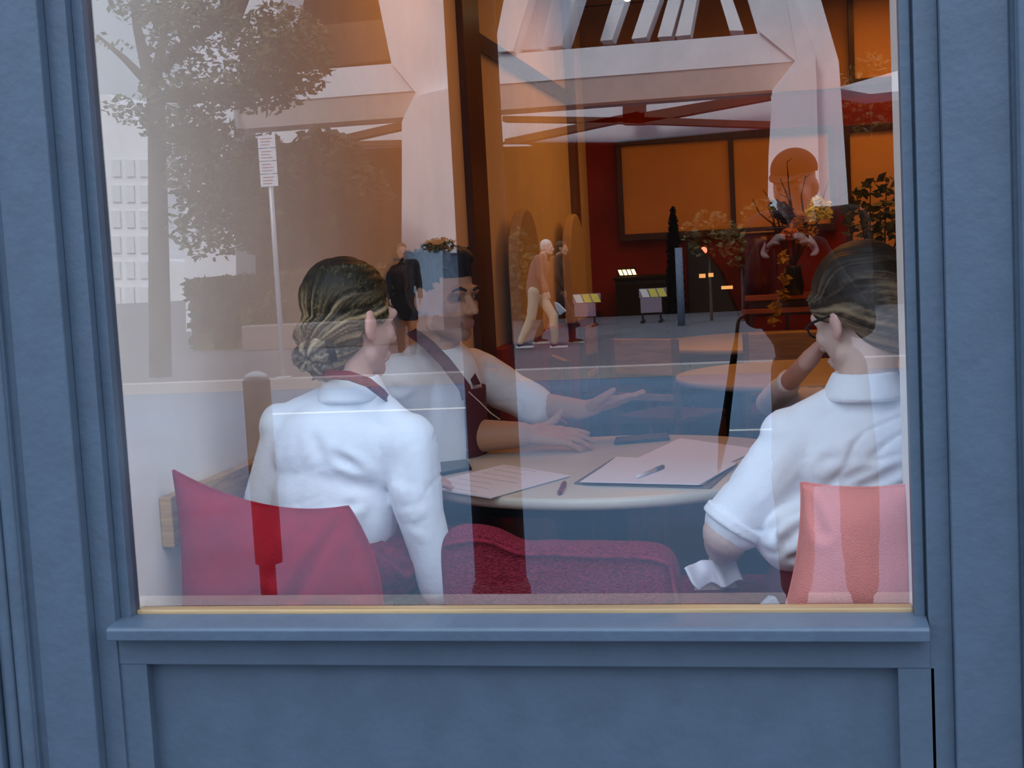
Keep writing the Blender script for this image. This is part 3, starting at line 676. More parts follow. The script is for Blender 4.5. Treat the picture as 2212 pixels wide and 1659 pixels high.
# white napkin on the bench by that hand
def napkin():
    bm = bmesh.new(); N = 26; g = {}
    TL, TR, BR, BL = A(1478, 1228, .47), A(1580, 1192, .50), A(1606, 1256, .47), A(1508, 1280, .45)
    for i in range(N+1):
        for j in range(N+1):
            u, v = i/N, j/N; p = (TL*(1-u)+TR*u)*(1-v)+(BL*(1-u)+BR*u)*v
            p = p + V((0, nz3(p, (24, 24, 10), 3)*.020, nz3(p, (30, 30, 8), 6)*.010)); p.y += .03*abs(math.sin(u*5.5))
            g[i, j] = bm.verts.new(p)
    for i in range(N):
        for j in range(N): bm.faces.new((g[i, j], g[i+1, j], g[i+1, j+1], g[i, j+1]))
    o = obj('napkin', bm, paper_m, None, True); s = o.modifiers.new('s', 'SOLIDIFY'); s.thickness = .004
    tag(o, 'crumpled white napkin held low under the bare elbow of the person at the right', 'napkin')
napkin()
bm = bmesh.new(); prism(bm, [A(1640, 1312, .30), A(1660, 1292, .31), A(1730, 1268, .32), A(1790, 1300, .32), A(1636, 1322, .30)], (0, .03, 0))
tag(obj('folded_cloth', bm, mat('grey_cloth', (.45, .48, .55), .9, bump=.2), None, bevel=.006), 'pale grey folded cloth on the window bench beside the salmon pink cushion', 'cloth')

# ---------- man talking at the far left side of the table
def man_talking():
    t = thing('person', 'dark-haired man in white shirt and maroon apron, gesturing over the table from the left bench', 'person')
    s = 1.10; Hc = A(958, 640, 1.40); M = headM(Hc, (.86, -.51), -.08, 0, s)
    nb = A(950, 775, 1.42); sR = A(858, 822, 1.26); sL = A(1020, 800, 1.62); ch = (sR+sL)/2
    elR = A(930, 955, 1.42); elR.z = max(elR.z, .925); wrR = at(1128, 938, Z=.925); hR = at(1240, 952, Z=.90)-wrR
    elL = A(1140, 872, 1.66); wrL = A(1262, 884, 1.66); hipc = V((-1.03, 1.45, .79)); chl = ch-V((.0, 0, .02))
    body = head_blobs(M, s) + [('c', M @ V((0, -.02, -.05)), .058, nb, .062), ('c', nb, .07, chl, .11), ('c', chl, .12, hipc, .13),
        ('c', sR, .052, elR, .050), ('c', elR, .050, elR.lerp(wrR, .35), .054), ('c', elR.lerp(wrR, .35), .054, wrR, .036), ('c', sL, .05, elL, .045), ('c', elL, .044, wrL, .028),
        ('c', hipc+V((0, -.10, 0)), .075, hipc+V((.42, -.12, -.03)), .05), ('c', hipc+V((0, .10, 0)), .075, hipc+V((.42, .12, -.03)), .05)]
    body += hand_blobs(wrR, (hR.x, hR.y, -.012), (.05, -.35, 1), 1.27, .16, .09, thumb=-1, tcurl=-.5, curls=(.10, .16, .2, .24))
    body += hand_blobs(wrL, (1, .05, .22), (.1, -.3, -1), 1.15, .06, .10, thumb=-1, tcurl=.1, curls=(-.05, .02, .1, .16))
    Mi = M.inverted()
    def colf(co):
        p = Mi @ co; c_ = SK['tan']
        if p.y > .02 and -.115 < p.z < -.045 and abs(p.x) < .07 and not (abs(p.x) < .022 and -.078 < p.z < -.055 and p.y > .085): c_ = lerp3(c_, (.13, .075, .055), .55)
        if abs(p.x) < .022 and -.078 < p.z < -.055 and p.y > .085: c_ = (.34, .15, .12)
        if abs(abs(p.x)-.031) < .019 and abs(p.z-.002) < .013 and p.y > .06: c_ = lerp3(c_, (.12, .06, .045), .6)
        return c_
    organic('body', body, .0055, skin, t, 3, colf=colf)
    eyes_of(M, t, s)
    cuR = elR+V((-.01, 0, .012)); cuL = elL.lerp(sL, -.05)
    sh = [('c', sR, .078, sL, .070), ('c', chl, .135, hipc+V((.0, 0, .10)), .15), ('c', nb+V((0, 0, -.02)), .066, ch, .10), ('c', sR, .076, cuR, .074), ('c', sL, .072, elL.lerp(wrL, .12), .060), ('c', sL, .07, A(1085, 838, 1.64), .068)]
    organic('shirt', sh, .008, shirt, t, 5, cotton(21, .008), [(A(1050, 800, 1.55), A(1120, 850, 1.55), .012, .010), (A(840, 840, 1.18), A(930, 850, 1.2), .014, .008), (A(850, 880, 1.2), A(920, 900, 1.2), .012, .008)])
    ring = [nb + V((.075*math.cos(2*PI*k/20), .072*math.sin(2*PI*k/20), -.004-.012*math.cos(2*PI*k/20))) for k in range(21)]
    organic('collar', [('c', p, .014, q, .014) for p, q in zip(ring, ring[1:])], .006, shirt, t, 3)
    # apron: bib on the chest, neck strap
    fw = V((.86, -.51, 0)); rt = V((.51, .86, 0))
    def keep(co):
        q = co-ch; return q.dot(fw) > -.01 and -.03 < q.dot(rt) < .125 + max(0, -q.z)*.25 and q.z < -.035
    shell('apron', [b for b in sh[:3]], .010, keep, apron_m, t, .003, .009)
    ribbon('apron_strap', [A(888, 716, 1.37), A(925, 744, 1.30), A(960, 780, 1.26), A(985, 812, 1.24), A(1004, 838, 1.23), A(1010, 862, 1.23)], .034, .004, apron_m, t, (.5, -1, .45))
    ribbon('apron_strap', [A(993, 758, 1.46), A(1012, 795, 1.42), A(1030, 830, 1.38)], .022, .004, apron_m, t, (.7, -.9, .3))
    bm = bmesh.new(); tube(bm, [A(1012, 846, 1.215), A(1036, 868, 1.215), A(1060, 892, 1.22), A(1080, 906, 1.225)], .0015, 6); obj('apron_cord', bm, mat('cream_cord', (.6, .5, .38), .7), t, True)
    T = lambda p: M @ V(p); R = M.to_3x3().normalized().to_4x4()
    hb = [('e', T((0, -.018, .052)), (.080*s, .096*s, .080*s), R), ('e', T((0, -.045, .01)), (.074*s, .06*s, .07*s), R), ('e', T((0, .040, .098)), (.056*s, .042*s, .034*s), R)]
    random.seed(5)
    for _ in range(46):
        a = random.uniform(-.06, .06); y_ = random.uniform(-.09, .065); z_ = .045+.075*math.sqrt(max(.05, 1-(a/.085)**2-(y_/.11)**2)); b0 = T((a, y_, z_)); hb.append(('c', b0, .011, b0 + V((random.uniform(-.03, .01), random.uniform(-.02, .02), random.uniform(.01, .03))), .004))
    def cut(p): return not (p.y > .045 and p.z < .052) and not (p.z < -.0 and p.y > -.015) and not (abs(p.x) > .06 and p.y > .03 and p.z < .04)
    hair_mesh('hair', hb, M, t, (0, -.2, 1), (.010, .009, .012), (.035, .030, .035), 8, .004, .0036, cut, 0, 30)
    tr_ = [('c', hipc+V((0, k*.10, 0)), .085, hipc+V((.42, k*.12, -.03)), .062) for k in (-1, 1)] + [('c', hipc+V((.42, k*.12, -.03)), .055, hipc+V((.44, k*.12, -.62)), .05) for k in (-1, 1)]
    organic('trousers', tr_, .012, blackm, t, 3)
    return rebase(t, (hipc.x, hipc.y, .70))
man_talking()

# ---------- colleague mostly hidden behind the right-hand head
def colleague():
    t = thing('person', 'seated colleague in maroon apron, almost hidden behind the person with glasses', 'person')
    s = 1.0; Hc = A(1872, 690, 1.18); M = headM(Hc, (-.9, -.35), -.1, 0, s); nb = Hc-V((-.02, 0, .15)); ch = nb+V((.02, 0, -.12)); hipc = V((ch.x+.08, 1.2, .68))
    sR, sL = ch+V((-.03, .17, .02)), ch+V((.03, -.17, .02)); elR = at(1662, 872, Z=.90); wrR = A(1752, 772, 1.10); elL = sL+V((0, -.02, -.26)); wrL = elL+V((-.2, .08, -.03))
    body = head_blobs(M, s) + [('c', M @ V((0, -.02, -.05)), .05, nb, .055), ('c', nb, .06, ch, .1), ('c', ch, .11, hipc, .13), ('c', sR, .05, elR, .034), ('c', elR, .034, wrR, .024), ('c', sL, .05, elL, .04), ('c', elL, .04, wrL, .027)] + hand_blobs(wrR, (.5, -.05, .6), (-.7, .2, .6), .9, .5, thumb=-1) + hand_blobs(wrL, (-1, .2, -.1), (0, 0, 1), .9, .2)
    organic('body', body, .007, skin, t, 3, colf=lambda co: SK['fair'])
    eyes_of(M, t, s)
    sh = [('c', sR, .07, sL, .07), ('c', ch, .125, hipc+V((0, 0, .08)), .14), ('c', sR, .065, elR, .048), ('c', elR, .046, elR.lerp(wrR, .55), .036), ('c', sL, .066, elL, .052), ('c', elL, .05, wrL, .038), ('c', nb+V((0, 0, -.03)), .06, ch, .09)]
    organic('shirt', sh, .008, shirt, t, 4, cotton(31, .006))
    def keep(co):
        q = co-ch; return q.x < .03 and abs(q.y) < .16+max(0, -q.z)*.3 and q.z < .035
    shell('apron', [sh[0], sh[1], sh[6]], .012, keep, apron_m, t, .003, .010)
    T = lambda p: M @ V(p); R = M.to_3x3().normalized().to_4x4()
    hb = [('e', T((0, -.018, .05)), (.080, .096, .080), R), ('e', T((0, -.055, -.01)), (.072, .055, .085), R)]
    hair_mesh('hair', hb, M, t, (0, -.6, -.6), (.012, .008, .007), (.05, .03, .02), 8, .004, .007, lambda p: not (p.y > .04 and p.z < .05) and not (p.z < -.0 and p.y > -.02), 0, 40)
    tr_ = [('c', hipc+V((0, k*.10, 0)), .09, hipc+V((-.40, k*.11, 0)), .07) for k in (-1, 1)] + [('c', hipc+V((-.40, k*.11, -.01)), .07, hipc+V((-.42, k*.12, -.50)), .05) for k in (-1, 1)]
    organic('trousers', tr_, .014, blackm, t, 3)
    return rebase(t, (hipc.x, hipc.y, .575))
colleague()
cst = thing('chair', 'dark wooden chair under the colleague at the right of the staff table', 'chair')
sbox('seat', (.10, .98, .535), (.56, 1.42, .575), dark_wood, cst, .01)
for x_ in (.13, .53):
    for y_ in (1.01, 1.39): sbox('leg', (x_-.018, y_-.018, FZ), (x_+.018, y_+.018, .536), dark_wood, cst, .003)
sbox('backrest', (.535, .99, .57), (.56, 1.41, .98), dark_wood, cst, .01)
rebase(cst, (.33, 1.2, FZ))

# ================================================================ BACK OF THE RESTAURANT
def wood_chair(name, loc, rz, label, seatm):
    t = thing(name, label, "chair", group="dining chairs by the empty tables"); M = Matrix.Translation(V(loc)) @ Matrix.Rotation(rz, 4, 'Z')
    def part(nm, a, b, m_, bv=.004):
        bm = bmesh.new(); box(bm, a, b); bmesh.ops.transform(bm, matrix=M, verts=bm.verts); return obj(nm, bm, m_, t, bevel=bv)
    part('seat', (-.21, -.21, .43), (.21, .21, .47), seatm, .012)
    for x_ in (-.19, .19):
        part('leg', (x_-.016, -.206, 0), (x_+.016, -.174, .43), brown_wood); part('leg', (x_-.016, .174, 0), (x_+.016, .206, .43), brown_wood)
        part('back_post', (x_-.016, .176, .47), (x_+.016, .204, .86), brown_wood)
    part('backrest', (-.20, .178, .68), (.20, .202, .86), oak, .006); part('back_rail', (-.18, .182, .55), (.18, .198, .585), oak)
    return rebase(t, loc)
amber = mat('brown_leather', (.09, .03, .015), .5)
wood_chair('dining_chair', (-.80, 3.55, FZ), 1.9, 'wooden chair with amber seat at the left of the nearer empty table', amber)
wood_chair('dining_chair', (-.62, 4.65, FZ), 2.6, 'wooden chair with amber seat between the two empty tables', amber)
wood_chair('dining_chair', (-.02, 4.74, FZ), 3.1, 'wooden chair at the right between the two empty tables', amber)
wood_chair('dining_chair', (-1.0, 5.9, FZ), 1.5, 'wooden chair at the left of the farthest round table, by the back corner', amber)
wood_chair('dining_chair', (.95, 3.5, FZ), -1.6, 'wooden chair at the right of the nearer empty table', amber)
# bag-shaped form added on the wall in place of a pedestrian's dark silhouette
def silhouette_form():
    t = thing('silhouette_standin', 'soft black bag hanging on the left wall between the bun and the talking man', 'bag')
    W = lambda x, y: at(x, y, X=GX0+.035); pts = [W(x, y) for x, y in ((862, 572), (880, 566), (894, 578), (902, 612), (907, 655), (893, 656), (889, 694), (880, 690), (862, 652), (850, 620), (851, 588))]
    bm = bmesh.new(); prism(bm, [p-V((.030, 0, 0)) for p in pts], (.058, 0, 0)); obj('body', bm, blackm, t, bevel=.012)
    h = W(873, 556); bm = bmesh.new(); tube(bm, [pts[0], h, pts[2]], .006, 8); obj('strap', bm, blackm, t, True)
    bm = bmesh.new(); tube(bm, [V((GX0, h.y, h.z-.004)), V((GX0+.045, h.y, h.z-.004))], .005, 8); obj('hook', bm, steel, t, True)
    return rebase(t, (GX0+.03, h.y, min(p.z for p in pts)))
silhouette_form()
# black cabinet with lit slats
def WX(px, Y): return at(px, 600, Y=Y).x
t = thing('cabinet', 'low black cabinet standing below the framed panel on the back wall', 'cabinet')
zt = at(1380, 597, Y=6.3).z
sbox('body', (WX(1328, 6.3), 6.3, FZ), (WX(1442, 6.3), 6.70, zt-.02), black, t, .006); sbox('top', (WX(1324, 6.3), 6.28, zt-.0195), (WX(1446, 6.3), 6.71, zt), blackm, t, .003)
sbox('door', (WX(1334, 6.3), 6.285, FZ+.05), (WX(1384, 6.3), 6.299, zt-.05), blackm, t, .002); sbox('door', (WX(1388, 6.3), 6.285, FZ+.05), (WX(1437, 6.3), 6.299, zt-.05), blackm, t, .002)
rebase(t, (WX(1385, 6.3), 6.5, FZ))
t = thing('desk_lamp', 'small louvred lamp glowing yellow on top of the black cabinet', 'lamp')
lx0, lx1 = WX(1334, 6.32), WX(1372, 6.32); glow = mat('lamp_glow', (1, .8, .4), .5, emit=(1, .62, .22), estr=6)
sbox('lamp_box', (lx0, 6.33, zt+.0005), (lx1, 6.40, zt+.055), blackm, t, .002)
for i in range(4):
    a = lx0+(lx1-lx0)*(i+.15)/4; b_ = lx0+(lx1-lx0)*(i+.85)/4; bm = bmesh.new(); prism(bm, [V((a, 6.325, zt+.045)), V((b_, 6.325, zt+.045)), V((b_+.012, 6.325, zt+.012)), V((a+.012, 6.325, zt+.012))], (0, .008, 0)); obj('lamp_shade', bm, glow, t)
rebase(t, ((lx0+lx1)/2, 6.36, zt))
# narrow dark conifer in a pot
def conifer():
    t = thing('potted_conifer', 'narrow almost black conifer in a pot in front of the framed panel', 'plant')
    c0 = at(1460, 690, Y=6.14); top = at(1453, 452, Y=6.14); bm = bmesh.new(); lathe(bm, (c0.x, 6.14, FZ), [(.05, 0), (.065, .30), (.068, .32), (.055, .32)], 24); obj('pot', bm, black, t, True)
    bm = bmesh.new(); tube(bm, [(c0.x, 6.14, FZ+.25), (top.x, 6.14, top.z-.03)], [.02, .004], 8); obj('stem', bm, bark, t)
    bm = bmesh.new(); random.seed(3); tube(bm, [(c0.x, 6.14, FZ+.34), (c0.x, 6.14, FZ+.40), ((c0.x+top.x)/2, 6.14, (FZ+.36+top.z)/2), (top.x, 6.14, top.z-.05)], [.02, .075, .052, .008], 14)
    for k in range(26):
        f = k/25; z = FZ+.36+(top.z-.03-FZ-.36)*f; r = .085*(1-f)**.6+.012; x = c0.x+(top.x-c0.x)*f; leaves(bm, (x, 6.14, z), (r, r, .05), 150, .014, .5)
    obj('foliage', bm, mat('conifer_needles', (.004, .005, .004), 1.0, spec=0), t); return rebase(t, (c0.x, 6.14, FZ))
conifer()
# sloping black host desk with small lights
t = thing('host_desk', 'dark sloping reception desk at the back with small lit labels', 'desk')
D = lambda x, y, Y=6.44: at(x, y, Y=Y)
bm = bmesh.new(); q = [D(1482, 528), D(1500, 520), D(1556, 585), D(1598, 690)]; q = q + [V((q[-1].x, 6.44, .55)), V((q[0].x, 6.44, .55))]; prism(bm, q, (0, .27, 0)); obj('body', bm, black, t, bevel=.006)
for a_, b_ in (((1510, 592), (1524, 600)), ((1530, 590), (1541, 598)), ((1558, 618), (1583, 624))):
    p0, p1 = D(*a_, 6.43), D(*b_, 6.43); bm = bmesh.new(); box(bm, (p0.x, 6.432, p1.z), (p1.x, 6.4395, p0.z)); obj('lit_label', bm, mat('label_glow', (1, .6, .2), .5, emit=(1, .5, .16), estr=.9), t)
sbox('base', (q[0].x+.02, 6.46, FZ), (q[3].x-.02, 6.69, .5505), blackm, t, .004)
rebase(t, ((q[0].x+q[3].x)/2, 6.57, FZ))
t = thing('signal_lamp', 'small round red lamp shining on top of the sloping desk', 'lamp'); pz = D(1520, 541, 6.5)
bm = bmesh.new(); lathe(bm, (pz.x, 6.5, pz.z-.05), [(.012, 0), (.012, .03)], 16); obj('stem', bm, blackm, t); bm = bmesh.new(); ellip(bm, pz, (.022, .018, .022)); obj('bulb', bm, mat('red_glow', (1, .1, .05), .4, emit=(1, .10, .06), estr=5), t, True)
rebase(t, (pz.x, 6.5, pz.z-.05))
# sideboard
SY = 5.0; sx0, sx1 = at(1588, 640, Y=SY).x, at(1775, 640, Y=SY).x
sx0, sx1 = at(1608, 640, Y=6.44).x, at(1790, 640, Y=6.44).x; sz = at(1650, 637, Y=6.44).z
t = thing('sideboard', 'dark reddish sideboard carrying the big vase and the flowers, right of the sloping desk', 'sideboard')
cherry = mat('cherry_wood', (.30, .09, .035), .35, var=.2, vscale=5, stretch=(1, 6, 6))
sbox('top', (sx0, 6.42, sz-.035), (sx1, 6.70, sz), cherry, t, .004); sbox('body', (sx0+.02, 6.45, sz-.36), (sx1-.02, 6.69, sz-.0355), dark_wood, t, .004)
sbox('shelf', (sx0-.02, 6.40, sz-.115), (sx1+.02, 6.449, sz-.085), cherry, t, .003)
sbox('drawer', (sx0+.05, 6.435, sz-.34), ((sx0+sx1)/2-.01, 6.4495, sz-.13), red_wood, t, .003); sbox('drawer', ((sx0+sx1)/2+.01, 6.435, sz-.34), (sx1-.05, 6.4495, sz-.13), red_wood, t, .003)
for x_ in (sx0+.05, sx1-.05):
    for y_ in (6.49, 6.65): sbox('leg', (x_-.03, y_-.03, FZ), (x_+.03, y_+.03, sz-.361), dark_wood, t, .003)
rebase(t, ((sx0+sx1)/2, 6.56, FZ))
t = thing('large_vase', 'large dark red vase with a shiny rim on the sideboard', 'vase'); vc = at(1640, 600, Y=6.57); vh = at(1640, 500, Y=6.57).z-sz
glaze = mat('dark_red_glaze', (.10, .012, .008), .25)
bm = bmesh.new(); lathe(bm, (vc.x, 6.57, sz), [(.07, 0), (.11, .08), (.125, .17), (.105, vh*.78), (.10, vh-.012)], 40); obj('body', bm, glaze, t, True)
bm = bmesh.new(); lathe(bm, (vc.x, 6.57, sz+vh-.012), [(.10, 0), (.112, .004), (.112, .012), (.09, .012)], 40); obj('rim', bm, mat('pale_glaze', (.6, .42, .25), .2), t, True)
rebase(t, (vc.x, 6.57, sz))
# flower arrangement
def flowers():
    t = thing('flower_arrangement', 'tall arrangement of bare branches, dark blooms and a vivid yellow flower on the sideboard', 'flowers'); random.seed(11)
    b0 = at(1715, 600, Y=6.2); bm = bmesh.new(); lathe(bm, (b0.x, 6.2, sz), [(.05, 0), (.06, .05), (.045, .16), (.05, .18)], 24); obj('vase', bm, black, t, True)
    base = V((b0.x, 6.2, sz+.16)); bm = bmesh.new()
    for px in ((1648, 410), (1685, 385), (1700, 350), (1740, 380), (1765, 420), (1660, 450), (1790, 390), (1820, 420), (1690, 470), (1625, 430)):
        e = at(*px, Y=6.2+random.uniform(-.1, .1)); mdl = base.lerp(e, .5)+V((random.uniform(-.04, .04), 0, .03)); q1 = base.lerp(e, .75)+V((random.uniform(-.03, .03), 0, .02)); tube(bm, [base, mdl, q1, e], [.007, .006, .004, .002], 6)
        for _ in range(3):
            s0 = mdl.lerp(e, random.random()); tube(bm, [s0, s0+V((random.uniform(-.05, .05), random.uniform(-.03, .03), random.uniform(.01, .06)))], [.003, .001], 5)
    obj('branch', bm, mat('twig', (.05, .02, .012), .7), t)
    for (px, r) in (((1690, 455), .055), ((1700, 470), .045), ((1676, 443), .03)):
        bm = bmesh.new(); leaves(bm, at(*px, Y=6.12), (r, r*.6, r), 260, .018, .1); obj('dark_bloom', bm, mat('dark_petals', (.03, .006, .012), .7), t)
    bm = bmesh.new(); c = at(1766, 455, Y=6.08); random.seed(4)
    for (dx, dz, r) in ((0, 0, .05), (.035, .02, .035), (-.03, -.02, .035), (.0, .045, .03), (.05, -.02, .03)): leaves(bm, c+V((dx, 0, dz)), (r, r*.7, r), 190, .024, .2)
    obj('yellow_bloom', bm, yellow, t)
    bm = bmesh.new()
    for px in ((1735, 470), (1720, 490), (1750, 500), (1740, 520)): leaves(bm, at(*px, Y=6.1), (.05, .03, .035), 60, .02)
    obj('amber_petals', bm, mat('amber_petals', (.55, .28, .03), .6), t)
    bm = bmesh.new(); leaves(bm, at(1705, 505, Y=6.05), (.045, .03, .03), 70, .024); obj('pink_petals', bm, mat('pink_petals', (.62, .30, .27), .6), t)
    bm = bmesh.new()
    for px in ((1690, 560), (1696, 600), (1690, 635), (1680, 660), (1670, 690)): leaves(bm, at(*px, Y=6.0), (.03, .03, .04), 22, .03)
    obj('hanging_leaves', bm, mat('ochre_leaves', (.38, .26, .03), .6), t)
    return rebase(t, (b0.x, 6.2, sz))
flowers()
def plant_right():
    t = thing('potted_plant', 'leafy branches in a tall pot at the right edge of the pane', 'plant'); random.seed(21); Y = 4.6
    b = at(1900, 700, Y=Y); bm = bmesh.new(); lathe(bm, (b.x, Y, FZ), [(.14, 0), (.18, .5), (.185, .52), (.15, .52)], 30); obj('pot', bm, dark_wood, t, True)
    base = V((b.x, Y, FZ+.5)); bm = bmesh.new(); bl = bmesh.new()
    for px in ((1850, 420), (1880, 400), (1915, 392), (1940, 410), (1865, 470), (1900, 450), (1935, 470), (1830, 440), (1890, 520), (1850, 540), (1960, 430)):
        e = at(*px, Y=Y+random.uniform(-.15, .15)); mdl = base.lerp(e, .55)+V((random.uniform(-.04, .04), 0, .08)); tube(bm, [base, mdl, e], [.010, .006, .002], 6)
        for k in range(5): leaves(bl, mdl.lerp(e, .45+.14*k), (.05, .05, .03), 7, .030, .2)
    obj('branch', bm, bark, t); obj('foliage', bl, mat('glossy_leaves', (.10, .13, .05), .4), t); return rebase(t, (b.x, Y, FZ))
plant_right()
# pendant lamp near the ceiling
t = thing('pendant_lamp', 'small bright lamp hanging just below the ceiling beam', 'lamp'); pl = at(1355, -6, Y=5.0)
bm = bmesh.new(); tube(bm, [(pl.x, 5.0, pl.z+.03), (pl.x, 5.0, 2.82)], .004, 6); obj('cord', bm, blackm, t); bm = bmesh.new(); ellip(bm, pl, (.022, .022, .022)); obj('bulb', bm, mat('bulb_glow', (1, .9, .7), .4, emit=(1, .75, .4), estr=14), t, True)
bm = bmesh.new(); lathe(bm, (pl.x, 5.0, pl.z+.01), [(.045, 0), (.02, .04), (.01, .05)], 20); obj('lamp_shade', bm, brown_wood, t, True); rebase(t, (pl.x, 5.0, pl.z))

# ================================================================ THE STREET (seen mirrored in the pane)
def slab(name, a, b, m): return struct(sbox(name, a, b, m, None, 0))
slab('pavement_near', (-60, -3.06, -.25), (40, -.031, 0), paving)
slab('kerb_near', (-60, -3.235, -.25), (40, -3.0605, .003), kerbm)
slab('road', (-60, -14.2, -.35), (40, -3.2355, -.13), asphalt)
slab('kerb_far', (-60, -14.45, -.25), (40, -14.2005, .0), concrete2)
slab('pavement_far', (-60, -24.6, -.25), (40, -14.4505, 0), paving)
slab('plaza', (-90, -90, -.25), (80, -24.6005, -.02), paving)
y_ = rf(905, 885, Z=-.13); tag(sbox('lane_line', (rf(560, 890, Z=-.13).x, y_.y-.06, -.1295), (y_.x+.55, y_.y+.06, -.126), roadpaint, None, 0), 'thin white lane line painted on the near half of the road', 'road marking')
p = rf(1600, 930, Z=-.13); tag(sbox('lane_dash', (p.x-.12, p.y-.05, -.1295), (p.x+.9, p.y+.05, -.126), roadpaint, None, 0), 'short white dash painted on the road nearer the right side', 'road marking')

# pale concrete truss building across the street
BY = -25.0
def bpoly(name, pxs, Y, depth, m, parent, bevel=0):
    bm = bmesh.new(); prism(bm, [rf(x, y, Y=Y) for x, y in pxs], (0, -depth, 0)); return obj(name, bm, m, parent)
tb = thing('concrete_building', 'pale concrete building with slanting columns and a deep beam across the street', 'building')
zb1 = rf(1400, 157, Y=25).z; zb2 = rf(1400, 92, Y=25).z; x0 = rf(395, 200, Y=25).x; x1 = rf(1720, 100, Y=25).x
for a_, b_ in ((x0, rf(905, 170, Y=25).x), (rf(960, 150, Y=25).x, x1)):
    bm = bmesh.new(); box(bm, (a_, BY-1.3, zb1), (b_, BY, zb2)); obj('beam', bm, concrete, tb)
    zs_ = rf(1400, 214, Y=25.22).z; bm = bmesh.new(); prism(bm, [V((a_, BY-.02, zb1)), V((a_, BY-.22, zs_)), V((a_, BY-1.3, zs_)), V((a_, BY-1.3, zb1-.002)), ], (b_-a_, 0, 0)); obj('splayed_soffit', bm, mat('tan_soffit_board', (.80, .66, .60), .8), tb)
bpoly('column', [(805, -60), (960, -60), (968, 190), (985, 548), (867, 552), (868, 400), (868, 262), (898, 200), (845, 136)], 24.9, 1.3, concrete, tb)
bpoly('column_facet', [(905, 205), (972, 190), (986, 546), (928, 549), (925, 400), (924, 250)], 24.6, .29, concrete, tb)
bpoly('strut', [(1066, 112), (1100, -60), (1160, -60), (1108, 110)], 24.9, 1.2, concrete, tb)
bpoly('strut', [(1108, 110), (1165, -60), (1206, -60), (1168, 104)], 25.6, 1.2, concrete, tb)
bpoly('strut', [(1176, 104), (1222, -60), (1262, -60), (1212, 98)], 26.4, 1.2, concrete, tb)
bpoly('column', [(1600, -60), (1756, -60), (1812, 132), (1832, 430), (1840, 690), (1655, 690), (1660, 340), (1668, 196), (1718, 131), (1638, 66)], 24.9, 1.3, concrete, tb)
bpoly('column_facet', [(1690, -60), (1762, 118), (1768, 340), (1775, 690), (1655, 694), (1660, 340), (1669, 197), (1722, 128)], 24.55, .34, concrete, tb)
for q in ([(1296, 88), (1342, -60), (1372, -60), (1322, 86)], [(1364, 84), (1412, -60), (1446, -60), (1396, 80)], [(1420, 80), (1460, -60), (1488, -60), (1450, 78)], [(1459, 78), (1494, -60), (1516, -60), (1491, 75)], [(1576, 66), (1538, -60), (1562, -60), (1606, 66)]):
    bpoly('strut', q, 27.5, .7, concrete, tb)
bpoly('strut', [(560, -60), (626, -60), (560, 150), (478, 168)], 24.9, 1.2, concrete, tb)
bpoly('strut', [(345, -60), (400, -60), (466, 165), (400, 172)], 24.9, 1.2, concrete, tb)
bpoly('column', [(380, 175), (530, 165), (505, 215), (505, 300), (395, 300), (395, 215)], 24.9, 1.2, concrete, tb)
bpoly('column', [(395, 300), (505, 300), (512, 712), (402, 716)], 24.95, 1.1, concrete, tb)
bpoly('column', [(1086, 312), (1142, 312), (1164, 520), (1170, 690), (1102, 692)], 30, 1.2, concrete, tb)
bpoly('slanting_canopy', [(1806, 190), (1950, 150), (1960, 195), (1880, 203)], 25.5, 2.0, concrete, tb)
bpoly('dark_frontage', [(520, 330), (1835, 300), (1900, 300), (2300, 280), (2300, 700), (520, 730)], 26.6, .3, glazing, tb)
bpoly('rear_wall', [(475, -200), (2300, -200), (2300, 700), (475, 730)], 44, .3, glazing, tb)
bpoly('rear_fascia', [(480, 292), (1800, 196), (1800, 262), (1660, 275), (1330, 306), (1080, 306), (480, 332)], 34, .4, concrete, tb)
timber = mat('brown_brace', (.09, .045, .025), .7)
for q in ([(1085, 250), (1375, 254), (1375, 266), (1085, 262)], [(1090, 300), (1380, 240), (1385, 254), (1090, 315)], [(1375, 245), (1665, 195), (1665, 214), (1375, 268)], [(1375, 252), (1665, 262), (1665, 276), (1375, 266)], [(1345, 218), (1392, 218), (1392, 268), (1345, 268)], [(690, 303), (868, 262), (868, 278), (690, 318)], [(500, 312), (868, 302), (868, 314), (500, 322)]):
    bpoly('brace', q, 33, .5, timber, tb)
for a_, b_ in ((1440, 1446), (1580, 1586)): pass
z3 = at(600, 40, Y=25).z
bpoly('upper_glazing', [(640, 60), (838, 40), (838, 128), (700, 142), (640, 148)], 27, .2, mat('brown_glazing', (.10, .045, .02), .4), tb)
bpoly('column_plinth', [(866, 684), (958, 681), (960, 724), (868, 728)], 23.9, 1.6, mat('violet_grey_stone', (.40, .33, .36), .8), tb)
bpoly('column_base', [(870, 545), (956, 541), (957, 682), (871, 685)], 24.0, 1.5, mat('blue_grey_stone', (.34, .46, .62), .8), tb)
rebase(tb, (-3, BY, 0))
# far pale building at the left end of the street
tb = thing('pale_building', 'tall pale building far down the street at the left', 'building')
bpoly('facade', [(100, 330), (205, 330), (206, 205), (232, 203), (330, 300), (345, 560), (470, 575), (475, 735), (100, 740)], 58, 6, concrete, tb)
for j in range(6):
    for i in range(3):
        x_ = 240+i*30; y0_ = 345+j*55; bpoly('window', [(x_, y0_), (x_+18, y0_), (x_+20, y0_+36), (x_+2, y0_+36)], 57.9, .15, mat('pale_pane', (.70, .71, .74), .5), tb)
rebase(tb, (-40, -58, 0))

